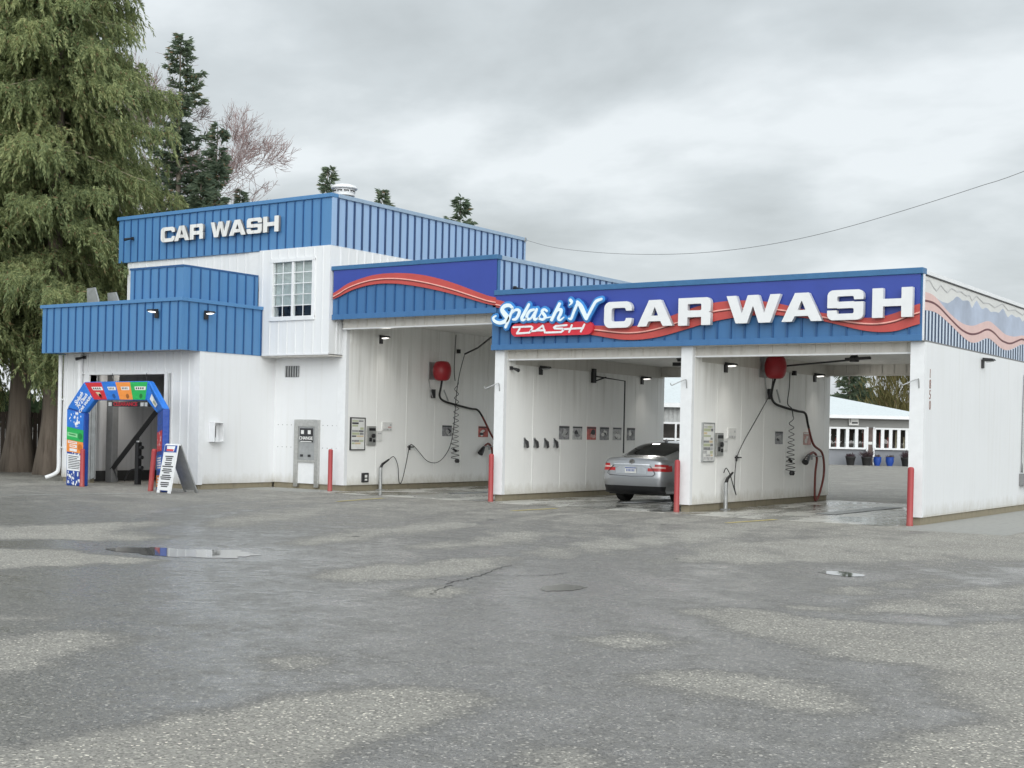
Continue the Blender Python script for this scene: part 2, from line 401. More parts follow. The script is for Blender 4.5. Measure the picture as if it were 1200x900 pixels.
M_COL = {'pred': (.55, .02, .03), 'pblue': (.02, .17, .62), 'orange': (.80, .27, .05), 'green': (.015, .40, .09)}
CLOUD_LOC = (2.1, .9, 0.0)
CLOUD_SCALE = 1.9
CLOUD_RAMP = [(.36, (.49, .532, .558)), (.50, (.62, .67, .705)), (.63, (.81, .86, .90))]
CLOUD_GAIN = (10.6, 10.6, 10.6)
EXPOSURE = -0.10
DRY=[
( 1.0 , [(-14.95, 9.72), (-14.75, 9.94), (-14.14, 10.45), (-13.23, 10.52), (-12.33, 10.55), (-12.25, 9.91), (-12.62, 9.04), (-13.11, 8.53)] ),
( 0.85 , [(-17.74, 11.53), (-17.72, 11.94), (-17.48, 13.71), (-16.99, 14.33), (-15.9, 12.86), (-14.7, 12.49), (-14.82, 11.28), (-15.74, 10.23)] ),
( 0.9 , [(-8.72, 5.69), (-8.64, 5.84), (-8.53, 6.31), (-8.16, 6.42), (-7.8, 6.22), (-7.75, 5.77), (-7.41, 5.2), (-7.45, 4.87)] ),
( 1.0 , [(-5.76, 3.72), (-5.67, 3.85), (-5.62, 4.1), (-5.57, 4.91), (-5.52, 5.27), (-5.48, 5.78), (-5.26, 6.23), (-4.87, 6.49), (-4.63, 6.35), (-4.53, 6.04), (-4.45, 5.48), (-4.45, 5.1), (-4.38, 4.81), (-4.22, 4.52), (-3.86, 4.19), (-5.01, 3.24)] ),
( 1.0 , [(-9.71, 10.33), (-10.1, 11.16), (-9.95, 12.36), (-9.71, 13.79), (-9.09, 12.91), (-8.85, 11.51), (-9.2, 10.57)] ),
( 1.0 , [(-8.26, 10.06), (-8.3, 10.67), (-7.84, 10.63), (-7.86, 9.9)] ),
( 0.8 , [(-6.48, 6.45), (-6.47, 6.69), (-6.24, 6.66), (-6.16, 6.41), (-6.32, 6.33)] ),
( 0.6 , [(-16.9, 15.25), (-17.65, 17.59), (-17.79, 19.14), (-16.54, 17.13), (-15.7, 14.9), (-15.95, 14.58)] ),
( 0.7 , [(-13.0, 13.39), (-13.62, 15.23), (-13.95, 17.08), (-13.77, 18.26), (-13.19, 17.72), (-12.92, 15.81), (-12.49, 13.97), (-12.51, 13.13)] ),
( 0.7 , [(-11.4, 13.7), (-11.57, 15.03), (-11.77, 16.93), (-11.42, 17.61), (-10.94, 15.75), (-10.9, 14.17)] ),
( 0.5 , [(-9.59, 6.48), (-9.41, 6.75), (-9.22, 6.66), (-9.4, 6.35)] ),
( 1.0 , [(-4.26, 7.68), (-4.09, 8.04), (-3.71, 8.16), (-3.25, 8.08), (-2.91, 7.84), (-2.8, 7.52), (-3.09, 7.36), (-3.52, 7.39), (-3.92, 7.49)] ),
( 0.95 , [(-5.54, 10.8), (-5.31, 11.3), (-4.58, 11.34), (-3.98, 11.42), (-3.49, 11.53), (-2.7, 12.1), (-1.31, 6.26), (-2.03, 5.67), (-2.26, 6.47), (-2.27, 7.18), (-2.03, 7.73), (-2.35, 8.32), (-2.67, 8.77), (-2.95, 9.37), (-3.42, 9.3), (-3.89, 9.64), (-4.52, 9.93), (-5.29, 10.55)] ),
( 0.65 , [(-5.41, 8.81), (-5.28, 9.32), (-4.75, 9.13), (-4.81, 8.62), (-5.12, 8.52)] ),
( 0.75 , [(-8.03, 14.79), (-8.24, 16.27), (-8.48, 18.58), (-7.23, 21.52), (-5.59, 24.9), (-4.39, 19.58), (-5.84, 17.39), (-6.94, 15.73), (-7.67, 14.79)] ),
( 0.6 , [(-9.92, 14.88), (-10.28, 17.68), (-10.28, 20.11), (-9.57, 20.97), (-9.12, 17.85), (-9.08, 15.62), (-9.08, 14.22)] ),
( 0.7 , [(-5.14, 11.67), (-5.15, 13.45), (-4.76, 15.08), (-3.72, 16.64), (-3.06, 13.68), (-3.41, 12.59), (-4.07, 11.7), (-4.62, 11.45)] ),
( 0.7 , [(-3.52, 5.11), (-3.69, 5.5), (-3.56, 5.73), (-3.33, 5.63), (-3.17, 5.3)] ),
( 0.6 , [(-10.45, 21.45), (-7.93, 23.6), (-5.75, 25.63), (-6.45, 28.73), (-7.92, 26.06), (-9.86, 24.33)] ),
]
WET=[
( 0.55 , [(-5.29, 12.42), (-4.67, 13.93), (-4.15, 18.53), (-3.63, 16.23), (-4.25, 14.03), (-4.59, 12.21)] ),
( 0.6 , [(-4.08, 11.5), (-4.04, 11.84), (-3.89, 11.61), (-3.92, 11.37)] ),
( 0.6 , [(-4.62, 11.45), (-4.4, 11.73), (-4.25, 11.42), (-4.43, 11.18)] ),
]
PUD=[
[(-13.72, 10.82), (-13.67, 11.34), (-13.2, 11.5), (-12.53, 11.89), (-12.02, 11.68), (-11.87, 11.28), (-12.25, 10.87), (-12.99, 10.7)] ,
[(-7.47, 11.14), (-7.62, 11.62), (-7.44, 11.91), (-7.1, 11.72), (-7.07, 11.33), (-7.23, 11.03)] ,
[(-5.96, 15.0), (-5.87, 15.31), (-5.4, 15.06), (-5.57, 14.81)] ,
[(-15.61, 10.27), (-15.16, 11.0), (-14.63, 10.82), (-14.74, 10.31), (-15.14, 9.96)] ,
]
CRACK= [[(-7.92, 10.07), (-8.08, 10.33), (-8.23, 10.68), (-8.44, 11.06), (-8.51, 11.38), (-8.63, 11.86), (-8.87, 12.51), (-9.02, 12.99)]]
SCRIPT={
'S' : [[(-17.062, 4.399, 0.0342), (-17.146, 4.454, 0.0456), (-17.269, 4.445, 0.0513), (-17.345, 4.364, 0.057), (-17.279, 4.271, 0.0684), (-17.199, 4.178, 0.0684), (-17.247, 4.101, 0.057), (-17.398, 4.065, 0.0456), (-17.538, 4.105, 0.0399), (-17.59, 4.18, 0.0342), (-17.513, 4.227, 0.0228)]] ,
'p' : [[(-17.053, 4.365, 0.0285), (-17.138, 4.165, 0.0428), (-17.235, 3.97, 0.0428)], [(-17.086, 4.265, 0.0256), (-16.965, 4.348, 0.0342), (-16.872, 4.322, 0.0428), (-16.885, 4.229, 0.0456), (-16.954, 4.141, 0.0399), (-17.041, 4.131, 0.0256)]] ,
'l' : [[(-16.615, 4.449, 0.0399), (-16.705, 4.297, 0.0456), (-16.797, 4.159, 0.0456), (-16.763, 4.104, 0.0314), (-16.674, 4.137, 0.0228)]] ,
'a' : [[(-16.478, 4.333, 0.0342), (-16.579, 4.308, 0.0399), (-16.657, 4.206, 0.0428), (-16.639, 4.131, 0.0399), (-16.553, 4.138, 0.0285), (-16.449, 4.272, 0.0256)], [(-16.398, 4.337, 0.037), (-16.463, 4.177, 0.0428), (-16.435, 4.107, 0.0314), (-16.345, 4.149, 0.02)]] ,
's' : [[(-16.345, 4.149, 0.0171), (-16.216, 4.317, 0.02)], [(-16.126, 4.292, 0.0314), (-16.198, 4.33, 0.0314), (-16.258, 4.288, 0.037), (-16.203, 4.219, 0.0428), (-16.164, 4.156, 0.0399), (-16.232, 4.105, 0.0342), (-16.334, 4.131, 0.0285)], [(-16.169, 4.134, 0.0171), (-16.022, 4.156, 0.0171)]] ,
'h' : [[(-15.798, 4.434, 0.0428), (-15.889, 4.279, 0.0456), (-15.994, 4.093, 0.0456)], [(-15.954, 4.182, 0.0228), (-15.847, 4.295, 0.0342), (-15.753, 4.305, 0.0428), (-15.762, 4.218, 0.0428), (-15.822, 4.119, 0.0399), (-15.769, 4.078, 0.0285), (-15.676, 4.136, 0.0171)]] ,
'q' : [[(-15.515, 4.506, 0.0428), (-15.478, 4.47, 0.0342), (-15.495, 4.427, 0.0228), (-15.543, 4.394, 0.0114)]] ,
'N' : [[(-15.546, 4.106, 0.0228), (-15.484, 4.099, 0.0342), (-15.431, 4.22, 0.037), (-15.372, 4.348, 0.0399), (-15.318, 4.45, 0.0399)], [(-15.334, 4.46, 0.0399), (-15.25, 4.374, 0.057), (-15.175, 4.241, 0.0627), (-15.096, 4.096, 0.0513)], [(-15.095, 4.087, 0.037), (-15.003, 4.244, 0.0399), (-14.916, 4.383, 0.0399), (-14.847, 4.462, 0.0399), (-14.723, 4.5, 0.0314)]] ,
}
DASHS={
'D' : [[(-17.056, 3.96), (-16.568, 3.966), (-16.533, 3.936), (-16.608, 3.828), (-16.956, 3.816), (-16.88, 3.927)]] ,
'A' : [[(-16.571, 3.858), (-16.451, 3.862), (-16.259, 3.976)], [(-16.259, 3.976), (-16.198, 3.818)], [(-16.422, 3.871), (-16.208, 3.872)]] ,
'S' : [[(-15.629, 3.967), (-15.914, 3.956), (-15.964, 3.925), (-15.941, 3.901), (-15.739, 3.895), (-15.71, 3.859), (-15.77, 3.818), (-16.164, 3.817)]] ,
'H' : [[(-15.496, 3.963), (-15.562, 3.815)], [(-15.173, 3.968), (-15.259, 3.817)], [(-15.702, 3.88), (-15.206, 3.892)]] ,
}
MU= [(-22.66, 4.91), (-22.41, 5.137), (-22.13, 5.213), (-21.71, 5.316), (-21.25, 5.387), (-20.8, 5.392), (-20.35, 5.368), (-19.91, 5.319), (-19.48, 5.229), (-19.05, 5.117), (-18.63, 4.981), (-18.21, 4.83), (-17.8, 4.697), (-17.4, 4.567)]
MM= [(-22.66, 4.835), (-22.41, 5.013), (-22.13, 5.106), (-21.71, 5.21), (-21.25, 5.265), (-20.8, 5.264), (-20.35, 5.224), (-19.91, 5.152), (-19.47, 5.06), (-19.04, 4.95), (-18.62, 4.831), (-18.21, 4.698), (-17.8, 4.583), (-17.51, 4.49)]
ML= [(-22.66, 4.792), (-22.41, 4.913), (-22.12, 5.018), (-21.71, 5.105), (-21.25, 5.153), (-20.79, 5.143), (-20.34, 5.094), (-19.9, 5.022), (-19.47, 4.935), (-19.04, 4.839), (-18.62, 4.731), (-18.2, 4.615), (-17.79, 4.501), (-17.57, 4.45)]
RU= [(-15.14, 3.944), (-14.92, 3.96), (-14.7, 3.932), (-14.38, 3.892), (-14.03, 3.894), (-13.69, 3.939), (-13.35, 4.013), (-13.05, 4.114), (-12.79, 4.194), (-12.52, 4.273), (-12.2, 4.334), (-11.88, 4.356), (-11.57, 4.361), (-11.25, 4.349), (-11.01, 4.322), (-10.67, 4.26), (-10.37, 4.179), (-10.07, 4.098), (-9.78, 4.046), (-9.49, 3.986), (-9.2, 3.938), (-8.92, 3.908), (-8.64, 3.92), (-8.37, 3.971), (-8.1, 4.074), (-7.88, 4.199)]
RM= [(-15.14, 3.87), (-14.92, 3.858), (-14.7, 3.821), (-14.38, 3.776), (-14.03, 3.758), (-13.69, 3.782), (-13.35, 3.845), (-13.05, 3.92), (-12.78, 4.001), (-12.52, 4.081), (-12.2, 4.152), (-11.88, 4.185), (-11.56, 4.202), (-11.25, 4.191), (-11.0, 4.188), (-10.67, 4.133), (-10.37, 4.08), (-10.07, 4.028), (-9.78, 3.963), (-9.49, 3.898), (-9.2, 3.84), (-8.92, 3.799), (-8.64, 3.79), (-8.37, 3.823), (-8.1, 3.908), (-7.87, 4.039)]
RL= [(-15.13, 3.758), (-14.92, 3.734), (-14.7, 3.686), (-14.38, 3.629), (-14.03, 3.606), (-13.68, 3.622), (-13.34, 3.665), (-13.04, 3.735), (-12.78, 3.8), (-12.52, 3.869), (-12.19, 3.939), (-11.87, 3.996), (-11.56, 4.026), (-11.25, 4.033), (-11.0, 4.074), (-10.66, 4.02), (-10.36, 3.987), (-10.07, 3.95), (-9.77, 3.885), (-9.48, 3.815), (-9.2, 3.73), (-8.91, 3.663), (-8.64, 3.628), (-8.36, 3.635), (-8.09, 3.689), (-7.88, 3.821)]

# ---------------------------------------------------------------- the building
B = thing('car_wash_building', 'long white car wash building with blue fascias, open wash bays and a taller block', 'building', (-17.6, 24.7, 0))

def ribs_x(mb, x0, x1, y, z0, z1, mi=1, sp=.305, w=.03, h=.03, first=None):
    x = x0 + sp * .6 if first is None else first
    while x < x1 - w:
        mb.box(x - w / 2, x + w / 2, y - h, y, z0, z1, mi); x += sp
def ribs_y(mb, x, y0, y1, z0, z1, mi=1, sp=.305, w=.03, h=.03, zf=None):
    y = y0 + sp * .6
    while y < y1 - w:
        mb.box(x, x + h, y - w / 2, y + w / 2, z0, z1 if zf is None else zf(y), mi); y += sp

def lbl(o, s): o['label'] = s; return o

# --- bays: walls between, their white ends are the posts
YB0, YB1 = 24.70, 32.40
def bay_wall(x0, x1, y0, y1, z0, z1, name='bay_wall', out=False):
    w = MB().box(x0, x1, y0, y1, z0, z1).build(name, M['white_bay'], B)
    if out: MB().box(x1 + .001, x1 + .008, y0 + .1, y1, z0 + .03, z1 - .002).build('outer_skin', M['white'], w)
    t = MB().box(x0 - .006, x1 + .006, y0 - .008, y0 + .10, z0 + .002, z1 - .002).build('corner_trim', M['white_trim'], w)
    b = MB()
    for xx, s in ((x0, -1), (x1, 1))[:1 if out else 2]:                               # panel joints every 1.2 m and the rail along the base
        yy = y0 + 1.22
        while yy < y1 - .1:
            b.box(xx + s * .001, xx + s * .006, yy - .012, yy + .012, z0 + .06, z1 - .01); yy += 1.22
        b.box(xx, xx + s * .012, y0 + .1, y1, z0 + .002, z0 + .045)
    b.build('panel_joint', M['white_bay'], w)
    MB().box(x0 + .03, x1 - .03, y0 + .05, y1 - .03, -.02, z0).build('plinth', M['concrete'], w)
    return w
bay_wall(-17.73, -17.48, YB0, YB1, .15, 4.35)
bay_wall(-12.93, -12.68, YB0, YB1, .15, 3.47)
bay_wall(-8.09, -7.83, YB0, 40.0, .15, 3.47, out=True)
bay_wall(-22.85, -22.60, 25.0, YB1, .15, 4.35)
# upper panel strip under each bay ceiling; grey ones have shade painted in
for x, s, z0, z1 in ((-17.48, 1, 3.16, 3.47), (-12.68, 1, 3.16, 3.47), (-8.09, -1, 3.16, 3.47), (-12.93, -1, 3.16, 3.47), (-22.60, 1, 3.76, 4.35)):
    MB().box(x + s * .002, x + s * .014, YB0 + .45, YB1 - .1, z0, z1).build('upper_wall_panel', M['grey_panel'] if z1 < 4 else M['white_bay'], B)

# ceilings, headers, roofs
MB().box(-17.48, -8.09, 24.66, 32.4, 3.47, 3.60).build('bay_ceiling', M['ceil'], B)
MB().box(-22.6, -17.73, 24.66, 32.4, 4.35, 4.48).build('bay_ceiling', M['ceil'], B)
def header(x0, x1, y, z0, z1, rear=False):
    m = MB().box(x0, x1, y, y + .09, z0, z1)
    ribs_x(m, x0, x1, y, z0 + .03, z1, 0, w=.02, h=.018)
    m.box(x0, x1, y - .03, y + .12, z0 - .03, z0, 1)
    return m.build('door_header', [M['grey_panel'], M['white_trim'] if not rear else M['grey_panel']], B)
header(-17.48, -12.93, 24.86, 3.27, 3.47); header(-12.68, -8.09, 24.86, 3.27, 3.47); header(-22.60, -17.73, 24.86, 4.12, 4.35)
header(-17.48, -12.93, 32.2, 3.22, 3.47, True); header(-12.68, -8.09, 32.2, 3.22, 3.47, True); header(-22.60, -17.73, 32.2, 3.6, 4.35, True)
MB().box(-17.62, -7.96, 24.7, 32.39, 4.50, 4.62).build('roof', M['grey_paint'], B)
MB().box(-22.72, -17.73, 24.7, 32.4, 5.35, 5.45).build('roof', M['grey_paint'], B)

# --- right fascia (front) with printed sign panel, red swoosh and ribs
YF = 24.58
XL, XR = -17.63, -7.85
def interp(L, x): return float(np.interp(x, [p[0] for p in L], [p[1] for p in L]))
m = MB().box(XL - .13, XR, YF, YF + .10, 3.47, 4.76)
ribs_x(m, XL - .10, XR, YF, 3.58, 4.70)
fr = lbl(m.build('fascia', [M['blue_low'], M['blue_seam_shade']], B), 'long blue front fascia with ribs under the red wave')
MB().box(XL - .13, XR + .004, YF - .036, YF - .001, 3.462, 3.585).build('bottom_trim', M['blue_low'], fr, bevel=.006)
MB().box(XL - .04, XR + .02, YF - .075, YF + .16, 4.715, 4.83).build('cap_trim', M['cap'], fr, bevel=.008)
U = [(-17.66, 4.66), (-17.4, 4.565), (-16.6, 4.26), (-15.8, 4.03)] + RU
Mi = [(-17.66, 4.54), (-17.4, 4.455), (-16.6, 4.16), (-15.8, 3.94)] + RM
L = [(-17.66, 4.48), (-17.4, 4.395), (-16.6, 4.05), (-15.8, 3.83)] + RL
def swoosh(parent, x0, x1, U, Mi, L, top):
    n = int((x1 - x0) / .09); xs = [x0 + (x1 - x0) * i / n for i in range(n + 1)]
    sm = lambda Q: np.convolve(np.pad([interp(Q, x) for x in xs], 3, mode='edge'), np.ones(7) / 7, 'valid')
    u, mm, l = sm(U), sm(Mi), sm(L)
    y = YF - .045
    MB().prism([(x0, y, top), *[(xs[i], y, u[i] - .01) for i in range(n + 1)], (x1, y, top)][::-1], (0, .012, 0)).build('sign_panel', M['purple'], parent)
    y2 = YF - .058
    band = MB().strip([(xs[i], y2, u[i]) for i in range(n + 1)], [(xs[i], y2, l[i]) for i in range(n + 1)], (0, .026, 0)).build('swoosh', M['red_band'], parent)
    y3 = YF - .070
    MB().strip([(xs[i], y3, mm[i] + .014) for i in range(n + 1)], [(xs[i], y3, mm[i] - .012) for i in range(n + 1)], (0, .0115, 0)).build('swoosh_line', M['red_line'], band)
    MB().strip([(xs[i], y3 + .003, mm[i] - .0125) for i in range(n + 1)], [(xs[i], y3 + .003, mm[i] - .034) for i in range(n + 1)], (0, .0085, 0)).build('swoosh_shadow_line', M['red_dark'], band)
swoosh(fr, XL, XR - .035, U, Mi, L, 4.714)

# --- taller fascia over the first bay
m = MB().box(-22.71, -17.63, YF, YF + .10, 4.33, 5.58)
ribs_x(m, -22.70, -17.64, YF, 4.44, 5.5)
fm = lbl(m.build('fascia', [M['blue_low'], M['blue_seam_shade']], B), 'blue front fascia with arched red stripe over the tall bay')
MB().box(-22.71, -17.63, YF - .036, YF - .001, 4.315, 4.445).build('bottom_trim', M['blue_low'], fm, bevel=.006)
MB().box(-22.73, -17.60, YF - .075, YF + .12, 5.55, 5.655).build('cap_trim', M['cap'], fm, bevel=.008)
swoosh(fm, -22.66, -17.633, MU, MM, ML, 5.549)
m = MB().box(-17.73, -17.63, YF + .101, 32.4, 4.45, 5.58)
ribs_y(m, -17.63, YF + .05, 32.35, 4.66, 5.56, w=.045)
fs = lbl(m.build('fascia', [M['blue_fade'], M['seam_fade_shade']], B), 'faded pale blue side of the fascia over the tall bay')
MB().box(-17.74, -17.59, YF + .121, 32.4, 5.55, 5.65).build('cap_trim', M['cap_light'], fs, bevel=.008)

# --- printed side panel of the right fascia
XS = -7.85
m = MB().box(XS - .10, XS + .002, YF + .101, 40.0, 3.47, 4.76)
side = lbl(m.build('fascia', [M['cream']], B), 'faded side fascia printed with mountains and a pink wave')
MB().box(XS - .09, XS + .022, YF + .161, 40.0, 4.72, 4.80).build('cap_trim', M['white_trim'], side, bevel=.006)
MB().box(XS - .05, XS + .020, YF + .101, 40.0, 4.695, 4.718).build('cap_shadow_strip', M['dark'], side)
MB().box(XS - .02, XS + .03, YF + .03, 40.0, 3.455, 3.485).build('bottom_trim', M['grey_paint'], side)
ys = [24.66 + i * .08 for i in range(int((40 - 24.66) / .08) + 1)]
per = lambda Q: (lambda y: interp(Q, y) if y < 31.9 else interp(Q, 26.2 + (y - 31.9) % 5.7))
SUp = [(24.5, 4.37), (24.9, 4.395), (25.33, 4.36), (25.85, 4.2), (26.61, 4.04), (27.24, 3.97), (27.88, 3.99), (28.55, 4.12), (29.07, 4.21), (29.62, 4.12), (30.38, 3.99), (31.16, 4.0), (31.97, 4.1)]
SMi = [(24.5, 4.20), (24.99, 4.24), (25.48, 4.20), (26.23, 4.02), (27.01, 3.85), (27.65, 3.80), (28.23, 3.86), (28.91, 4.02), (29.44, 3.98), (30.01, 3.84), (30.78, 3.81), (31.97, 4.03)]
SLo = [(24.5, 4.03), (25.07, 4.07), (25.49, 4.05), (26.24, 3.91), (27.01, 3.74), (27.58, 3.64), (28.08, 3.65), (28.58, 3.76), (28.96, 3.84), (29.46, 3.77), (30.03, 3.66), (30.6, 3.65), (31.18, 3.75), (31.98, 3.92)]
SKY = [(24.66, 4.60), (24.96, 4.63), (25.2, 4.52), (25.4, 4.47), (25.64, 4.61), (25.9, 4.54), (26.08, 4.51), (26.34, 4.62), (26.72, 4.59), (26.95, 4.62), (27.35, 4.57), (27.6, 4.60), (27.76, 4.50), (28.08, 4.64), (28.6, 4.54), (29.04, 4.57), (29.49, 4.52), (30.13, 4.66), (30.6, 4.55), (31.2, 4.62), (31.9, 4.55)]
fU, fM, fL, fK = per(SUp), per(SMi), per(SLo), per(SKY)
smo = lambda f: np.convolve(np.pad([f(y) for y in ys], 3, mode='edge'), np.ones(7) / 7, 'valid')
su, sm_, sl = smo(fU), smo(fM), smo(fL); N = len(ys)
MB().strip([(XS + .004, ys[i], su[i]) for i in range(N)], [(XS + .004, ys[i], sl[i]) for i in range(N)], (.008, 0, 0)).build('swoosh', M['pink'], side)
MB().strip([(XS + .0125, ys[i], sm_[i] + .02) for i in range(N)], [(XS + .0125, ys[i], sm_[i] - .02) for i in range(N)], (.003, 0, 0)).build('swoosh_line', M['maroon'], side)
pb = [i for i in range(N) if ys[i] > 25.3]
MB().strip([(XS + .003, ys[i], su[i] + .003 + max(0, min(1, (ys[i] - 25.3) / 1.4)) * (fK(ys[i]) - .13 - su[i] + .03 * math.sin(ys[i] * 9))) for i in pb], [(XS + .003, ys[i], su[i] - .02) for i in pb], (.003, 0, 0)).build('printed_hills', M['pale_blue'], side)
kk = [24.66 + i * .04 for i in range(int(15.3 / .04))]
MB().strip([(XS + .0065, y, fK(y) + .012) for y in kk], [(XS + .0065, y, fK(y) - .012) for y in kk], (.002, 0, 0)).build('printed_skyline', M['skyline'], side)
mr = MB(); y = 24.68; k = 0
mr.strip([(XS + .0035, ys[i], sl[i] + .006) for i in range(N)], [(XS + .0035, ys[i], 3.486) for i in range(N)], (.004, 0, 0), 0)
while y < 39.9:
    zt = interp(list(zip(ys, sl)), y)
    if zt - 3.5 > .03: mr.box(XS + .0076, XS + .0105, y, y + .095, 3.487, zt - .004, 1)
    y += .205
mr.build('printed_ribs', [M['rib_pale'], M['navy']], side)
MB().box(XS - .03, XS + .024, YF + .002, YF + .06, 3.47, 4.712).build('corner_trim', M['white_trim'], side)
# rear fascia of the bays
MB().box(-17.63, -7.95, 32.4, 32.5, 3.40, 4.76).build('fascia', [M['blue_low']], B)
MB().box(-22.6, -17.74, 32.4, 32.5, 3.40, 5.58).build('fascia', [M['blue_low']], B)

# --- taller block
YT = 24.56
XTL, XTR = -30.62, -22.72
wf = MB()
wx0, wx1, wz0, wz1 = -24.74, -23.26, 4.40, 5.88                       # window opening
wf.box(XTL, -25.22, YT, YT + .15, 3.46, 6.2)
YO = 24.46
wf.box(-25.22, wx0, YO, YT + .15, 3.46, 6.19); wf.box(wx1, XTR, YO, YT + .15, 3.46, 6.19)
wf.box(wx0, wx1, YO, YT + .15, 3.46, wz0); wf.box(wx0, wx1, YO, YT + .15, wz1, 6.19)
for x in [XTL + .2 + .305 * i for i in range(17)]: wf.box(x - .012, x + .012, YT - .014, YT, 5.6, 6.18)
x = -25.1
while x < XTR - .03:
    if wx0 - .06 < x < wx1 + .06:
        wf.box(x - .012, x + .012, YO - .014, YO, 3.48, wz0 - .07); wf.box(x - .012, x + .012, YO - .014, YO, wz1 + .07, 6.18)
    else: wf.box(x - .012, x + .012, YO - .014, YO, 3.48, 6.18)
    x += .305
wf.box(-25.23, XTR + .002, YO - .02, YO - .001, 3.44, 3.475)
tw = lbl(wf.build('wall', M['white'], B), 'white upper front wall of the taller block')
MB().box(-25.70, -25.24, YT - .03, YT - .002, 5.2, 6.18).build('flat_wall_panel', M['white_trim'], tw)
sw = MB().box(XTR - .15, XTR, YT + .151, 33.0, 3.46, 6.19)
y = YT + .3
while y < 32.9: sw.box(XTR, XTR + .022, y - .02, y + .02, 3.46, 6.18); y += .305
y = YO + .12
while y < YF - .02: sw.box(XTR, XTR + .022, y - .02, y + .02, 3.46, 6.18); y += .2
sw.box(XTR - .1, XTR + .002, YO + .004, YT + .15, 3.476, 4.3)
for y in (24.75, 24.88): sw.box(XTR + .002, XTR + .03, y - .03, y + .03, 3.46, 4.3)
sw.build('wall', M['white'], B)
MB().box(XTL, XTL + .15, YT + .151, 33.0, .15, 6.19).build('wall', M['white'], B)
MB().box(XTL, XTR, 33.0, 33.15, .15, 6.19).build('wall', M['white'], B)
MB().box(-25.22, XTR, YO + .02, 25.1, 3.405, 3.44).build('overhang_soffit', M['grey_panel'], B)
MB().box(XTL + .2, XTR - .2, YT + .2, 32.9, 6.2, 6.32).build('roof', M['grey_paint'], B)
m = MB().box(-30.95, -22.74, YT - .06, YT + .10, 6.19, 7.44)
ribs_x(m, -30.95, -22.80, YT - .06, 6.2, 7.42, w=.026, first=-30.72)
ft = lbl(m.build('fascia', [M['blue'], M['blue_seam_shade']], B), 'blue front fascia of the taller block')
MB().box(-30.99, -22.70, YT - .11, YT + .13, 7.40, 7.50).build('cap_trim', M['blue'], ft, bevel=.008)
m = MB().box(-22.84, -22.72, YT + .101, 33.1, 6.19, 7.44)
ribs_y(m, -22.72, YT - .04, 33.0, 6.2, 7.42, w=.05)
f2 = lbl(m.build('fascia', [M['blue_fade'], M['seam_fade_shade']], B), 'faded pale blue side fascia of the taller block')
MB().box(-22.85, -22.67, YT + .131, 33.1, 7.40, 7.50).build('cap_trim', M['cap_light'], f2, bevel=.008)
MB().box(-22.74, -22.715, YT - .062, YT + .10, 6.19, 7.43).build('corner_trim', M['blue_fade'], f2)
MB().box(-30.95, -30.85, YT + .11, 33.1, 6.19, 7.44).box(-30.84, -22.85, 33.0, 33.1, 6.19, 7.44).build('fascia', [M['blue']], B)

# window with two sashes
wn = MB()
for x0, x1, z0, z1 in ((wx0 - .05, wx0 + .05, wz0, wz1), (wx1 - .05, wx1 + .05, wz0, wz1), (wx0 - .05, wx1 + .05, wz1 - .04, wz1 + .05), (wx0 - .05, wx1 + .05, wz0 - .07, wz0 + .04)):
    wn.box(x0, x1, YO - .035 - (.01 if z1 - z0 < .5 else 0), YO + .08, z0, z1)
xm = (wx0 + wx1) / 2
wn.box(xm - .035, xm + .035, YO - .02, YO + .07, wz0 + .04, wz1 - .04)
for a, b in ((wx0 + .05, xm - .035), (xm + .035, wx1 - .05)):
    wn.box((a + b) / 2 - .012, (a + b) / 2 + .012, YO + .005, YO + .018, wz0 + .04, wz1 - .04)
    for k in range(1, 5):
        z = wz0 + .04 + (wz1 - wz0 - .08) * k / 5; wn.box(a, b, YO + .004, YO + .017, z - .012, z + .012)
win = wn.build('window', M['white_trim'], B, bevel=.005)
for a, b, yy in ((wx0 + .05, xm - .035, .035), (xm + .035, wx1 - .05, .030)):
    MB().face([(a, YO + yy, wz0 + .04), (b, YO + yy, wz0 + .04), (b, YO + yy, wz1 - .04), (a, YO + yy, wz1 - .04)]).build('pane', M['glass'], win)
bl = MB(); z = wz0 + .33
while z < wz1 - .02: bl.prism([(wx0 + .05, YO + .095, z), (wx0 + .05, YO + .112, z + .036), (wx0 + .05, YO + .115, z + .036), (wx0 + .05, YO + .098, z)], (wx1 - wx0 - .1, 0, 0)); z += .034
bl.build('window_blind', M['blind'], win)
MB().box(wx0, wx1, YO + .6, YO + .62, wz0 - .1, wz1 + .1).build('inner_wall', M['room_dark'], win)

# --- low entrance block
YL, XW = 22.42, -25.10
dx0, dx1, dz1 = -29.38, -26.39, 2.88
lw = MB().box(-30.54, dx0, YL, YL + .2, .12, 3.46).box(dx1, XW - .12, YL, YL + .2, .12, 3.46).box(dx0, dx1, YL, YL + .2, dz1, 3.46)
x = -30.4
while x < XW - .1:
    z0 = dz1 + .08 if dx0 - .1 < x < dx1 + .1 else .14
    lw.box(x - .02, x + .02, YL - .02, YL, z0, 3.45); x += .305
lw = lbl(lw.build('wall', M['white'], B), 'white ribbed front wall around the tunnel doorway')
MB().box(dx0 - .1, dx0, YL - .04, YL + .22, .1, dz1).box(dx1, dx1 + .1, YL - .04, YL + .22, .1, dz1).box(dx0 - .1, dx1 + .1, YL - .045, YL + .22, dz1 + .001, dz1 + .07).build('door_frame', M['white_trim'], lw)
MB().box(XW - .25, XW + .008, YL - .03, YL + .12, .12, 3.46).build('corner_trim', M['white_trim'], lw)
MB().box(-30.5, dx0, YL + .04, YL + .18, -.02, .12).build('plinth', M['concrete'], lw)
MB().box(dx1, XW - .05, YL + .04, YL + .18, -.02, .12).build('plinth', M['concrete'], lw)
s = MB().box(XW - .12, XW, YL + .12, 25.0, .14, 3.46)
